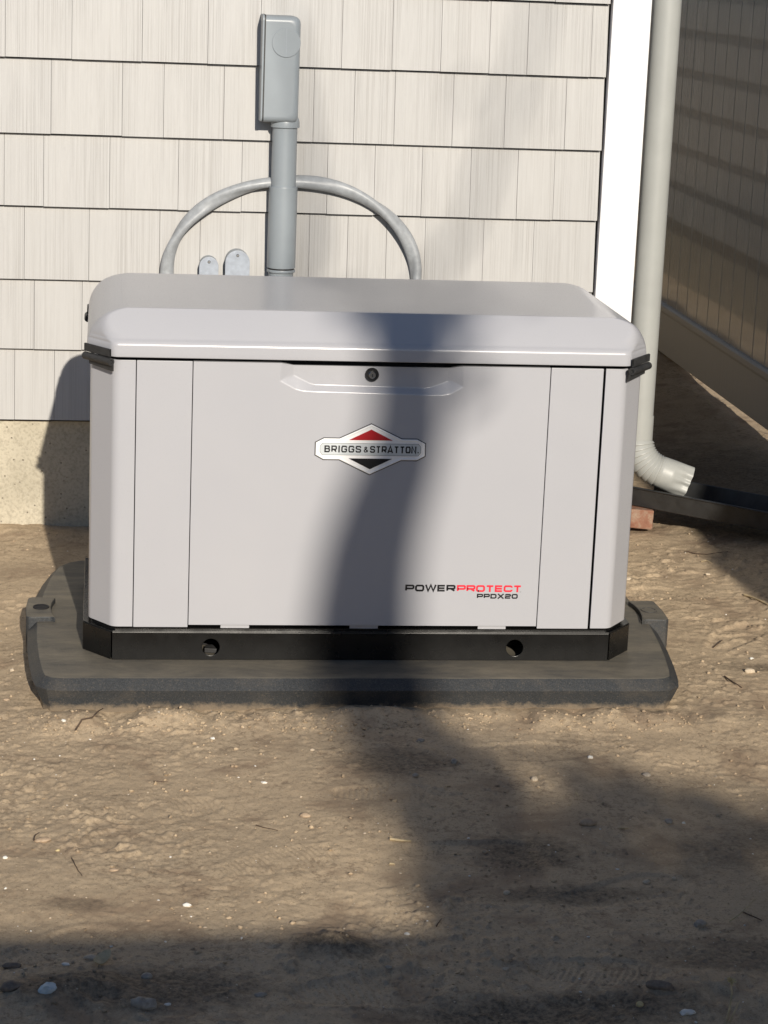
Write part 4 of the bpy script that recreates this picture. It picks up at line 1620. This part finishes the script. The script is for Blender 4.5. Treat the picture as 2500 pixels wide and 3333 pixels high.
# dried weed
wx, wy, wz = px2g(2360, 3333)
weed = empty("dried_weed", (wx, wy, wz), "dried weed with a small pale yellow flower head at the bottom right corner", "plant")
m = MB()
sA = [Vector((0, 0, -.005)), Vector((.006, .004, .02)), Vector((.010, .010, .045)), Vector((.008, .014, .064))]
sB = [Vector((.004, 0, -.005)), Vector((.014, .002, .02)), Vector((.022, .006, .036))]
m.tube([p + Vector((wx, wy, wz)) for p in sA], [.0022, .0018, .0014, .001], 7)
m.tube([p + Vector((wx, wy, wz)) for p in sB], [.0018, .0014, .0006], 7)
m.build("stalk", M['straw'], weed, smooth=60)
m = MB()
for k in range(26):
    a = Vector((random.gauss(0, 1), random.gauss(0, 1), random.gauss(0, 1) + .4)).normalized()
    c = Vector((wx, wy, wz)) + sA[-1]
    q = a.orthogonal().normalized() * .0018
    L_ = random.uniform(.004, .009)
    m.add([c - q, c + q, c + a * L_ + q * .6, c + a * L_ - q * .6], [(0, 1, 2, 3)])
m.build("flower_head", SM['yellow'], weed)

# countless pebbles and crumbs


def scatter(n, smin, smax, seed, flat=.6, ang=.3, power=3.0, clump=None, region=None):
    r = random.Random(seed)
    V, F = [], []
    bm = bmesh.new()
    bmesh.ops.create_icosphere(bm, subdivisions=1, radius=1)
    base_v = [v.co.copy() for v in bm.verts]
    bm.verts.index_update()
    base_f = [tuple(v.index for v in f.verts) for f in bm.faces]
    bm.free()
    xs_, ys_ = [], []
    while len(xs_) < n:
        if region:
            x = r.uniform(region[0], region[1]); y = r.uniform(region[2], region[3])
        else:
            y = -3.06 + 3.3 * r.random() ** 1.3
            hwL = -.62 - .18 * (y + 3.06)
            hwR = .50 + .36 * (y + 3.06)
            x = r.uniform(hwL - .1, hwR + .15)
        if abs(x) < .70 and -1.53 < y < -.55: continue
        if y > .0 and x < .90: continue
        if clump and vnoise(np.array([x / clump[0]]), np.array([y / clump[0]]), seed)[0] < clump[1] and r.random() < .9: continue
        xs_.append(x); ys_.append(y)
    zs_ = height(np.array(xs_), np.array(ys_))
    for x, y, z in zip(xs_, ys_, zs_):
        s = smin + (smax - smin) * r.random() ** power
        a, b2, c2 = s * r.uniform(.8, 1.3), s * r.uniform(.7, 1), s * flat * r.uniform(.7, 1.2)
        rot = r.uniform(0, 3.14)
        c, sn = math.cos(rot), math.sin(rot)
        n0 = len(V)
        for v in base_v:
            k = 1 + r.uniform(-ang, ang)
            X_, Y_, Z_ = v.x * a * k, v.y * b2 * k, v.z * c2 * k
            V.append((x + c * X_ - sn * Y_, y + sn * X_ + c * Y_, z + Z_ + c2 * .3))
        F.extend([(i + n0, j + n0, l + n0) for i, j, l in base_f])
    m = MB()
    m.v, m.f = V, F
    return m


tag(scatter(800, .0007, .0032, 3, .6, .3, 4.5).build("gravel", SM['tan'], None, smooth=70), "tiny pale pebbles and grit strewn over the soil", None, None, 'stuff')
tag(scatter(300, .0008, .0032, 4, .6, .25, 3.0).build("gravel", SM['white'], None, smooth=70), "tiny white grit specks strewn over the soil", None, None, 'stuff')
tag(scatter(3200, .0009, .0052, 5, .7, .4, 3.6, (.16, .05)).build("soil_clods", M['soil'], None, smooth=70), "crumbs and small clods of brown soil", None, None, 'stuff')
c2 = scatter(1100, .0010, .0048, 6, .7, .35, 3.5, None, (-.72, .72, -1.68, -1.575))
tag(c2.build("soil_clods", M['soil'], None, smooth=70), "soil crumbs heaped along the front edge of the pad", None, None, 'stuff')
# straw litter in the sunlit strip under the fence
sl = MB()
for k in range(420):
    x, y = random.uniform(1.55, 2.3), random.uniform(.8, 4.0)
    z = gz(x, y) + random.uniform(.002, .014)
    a = random.uniform(0, math.pi)
    L_ = random.uniform(.012, .045)
    d = Vector((math.cos(a), math.sin(a), random.uniform(-.25, .25))) * L_
    p = Vector((x, y, z))
    w = Vector((-math.sin(a), math.cos(a), 0)) * random.uniform(.001, .004)
    sl.add([p - d - w, p + d - w * .5, p + d + w * .5, p - d + w], [(0, 1, 2, 3)])
tag(sl.build("straw_litter", M['straw'], None), "dry straw and leaf litter in the sunlit strip below the fence", None, None, 'stuff')
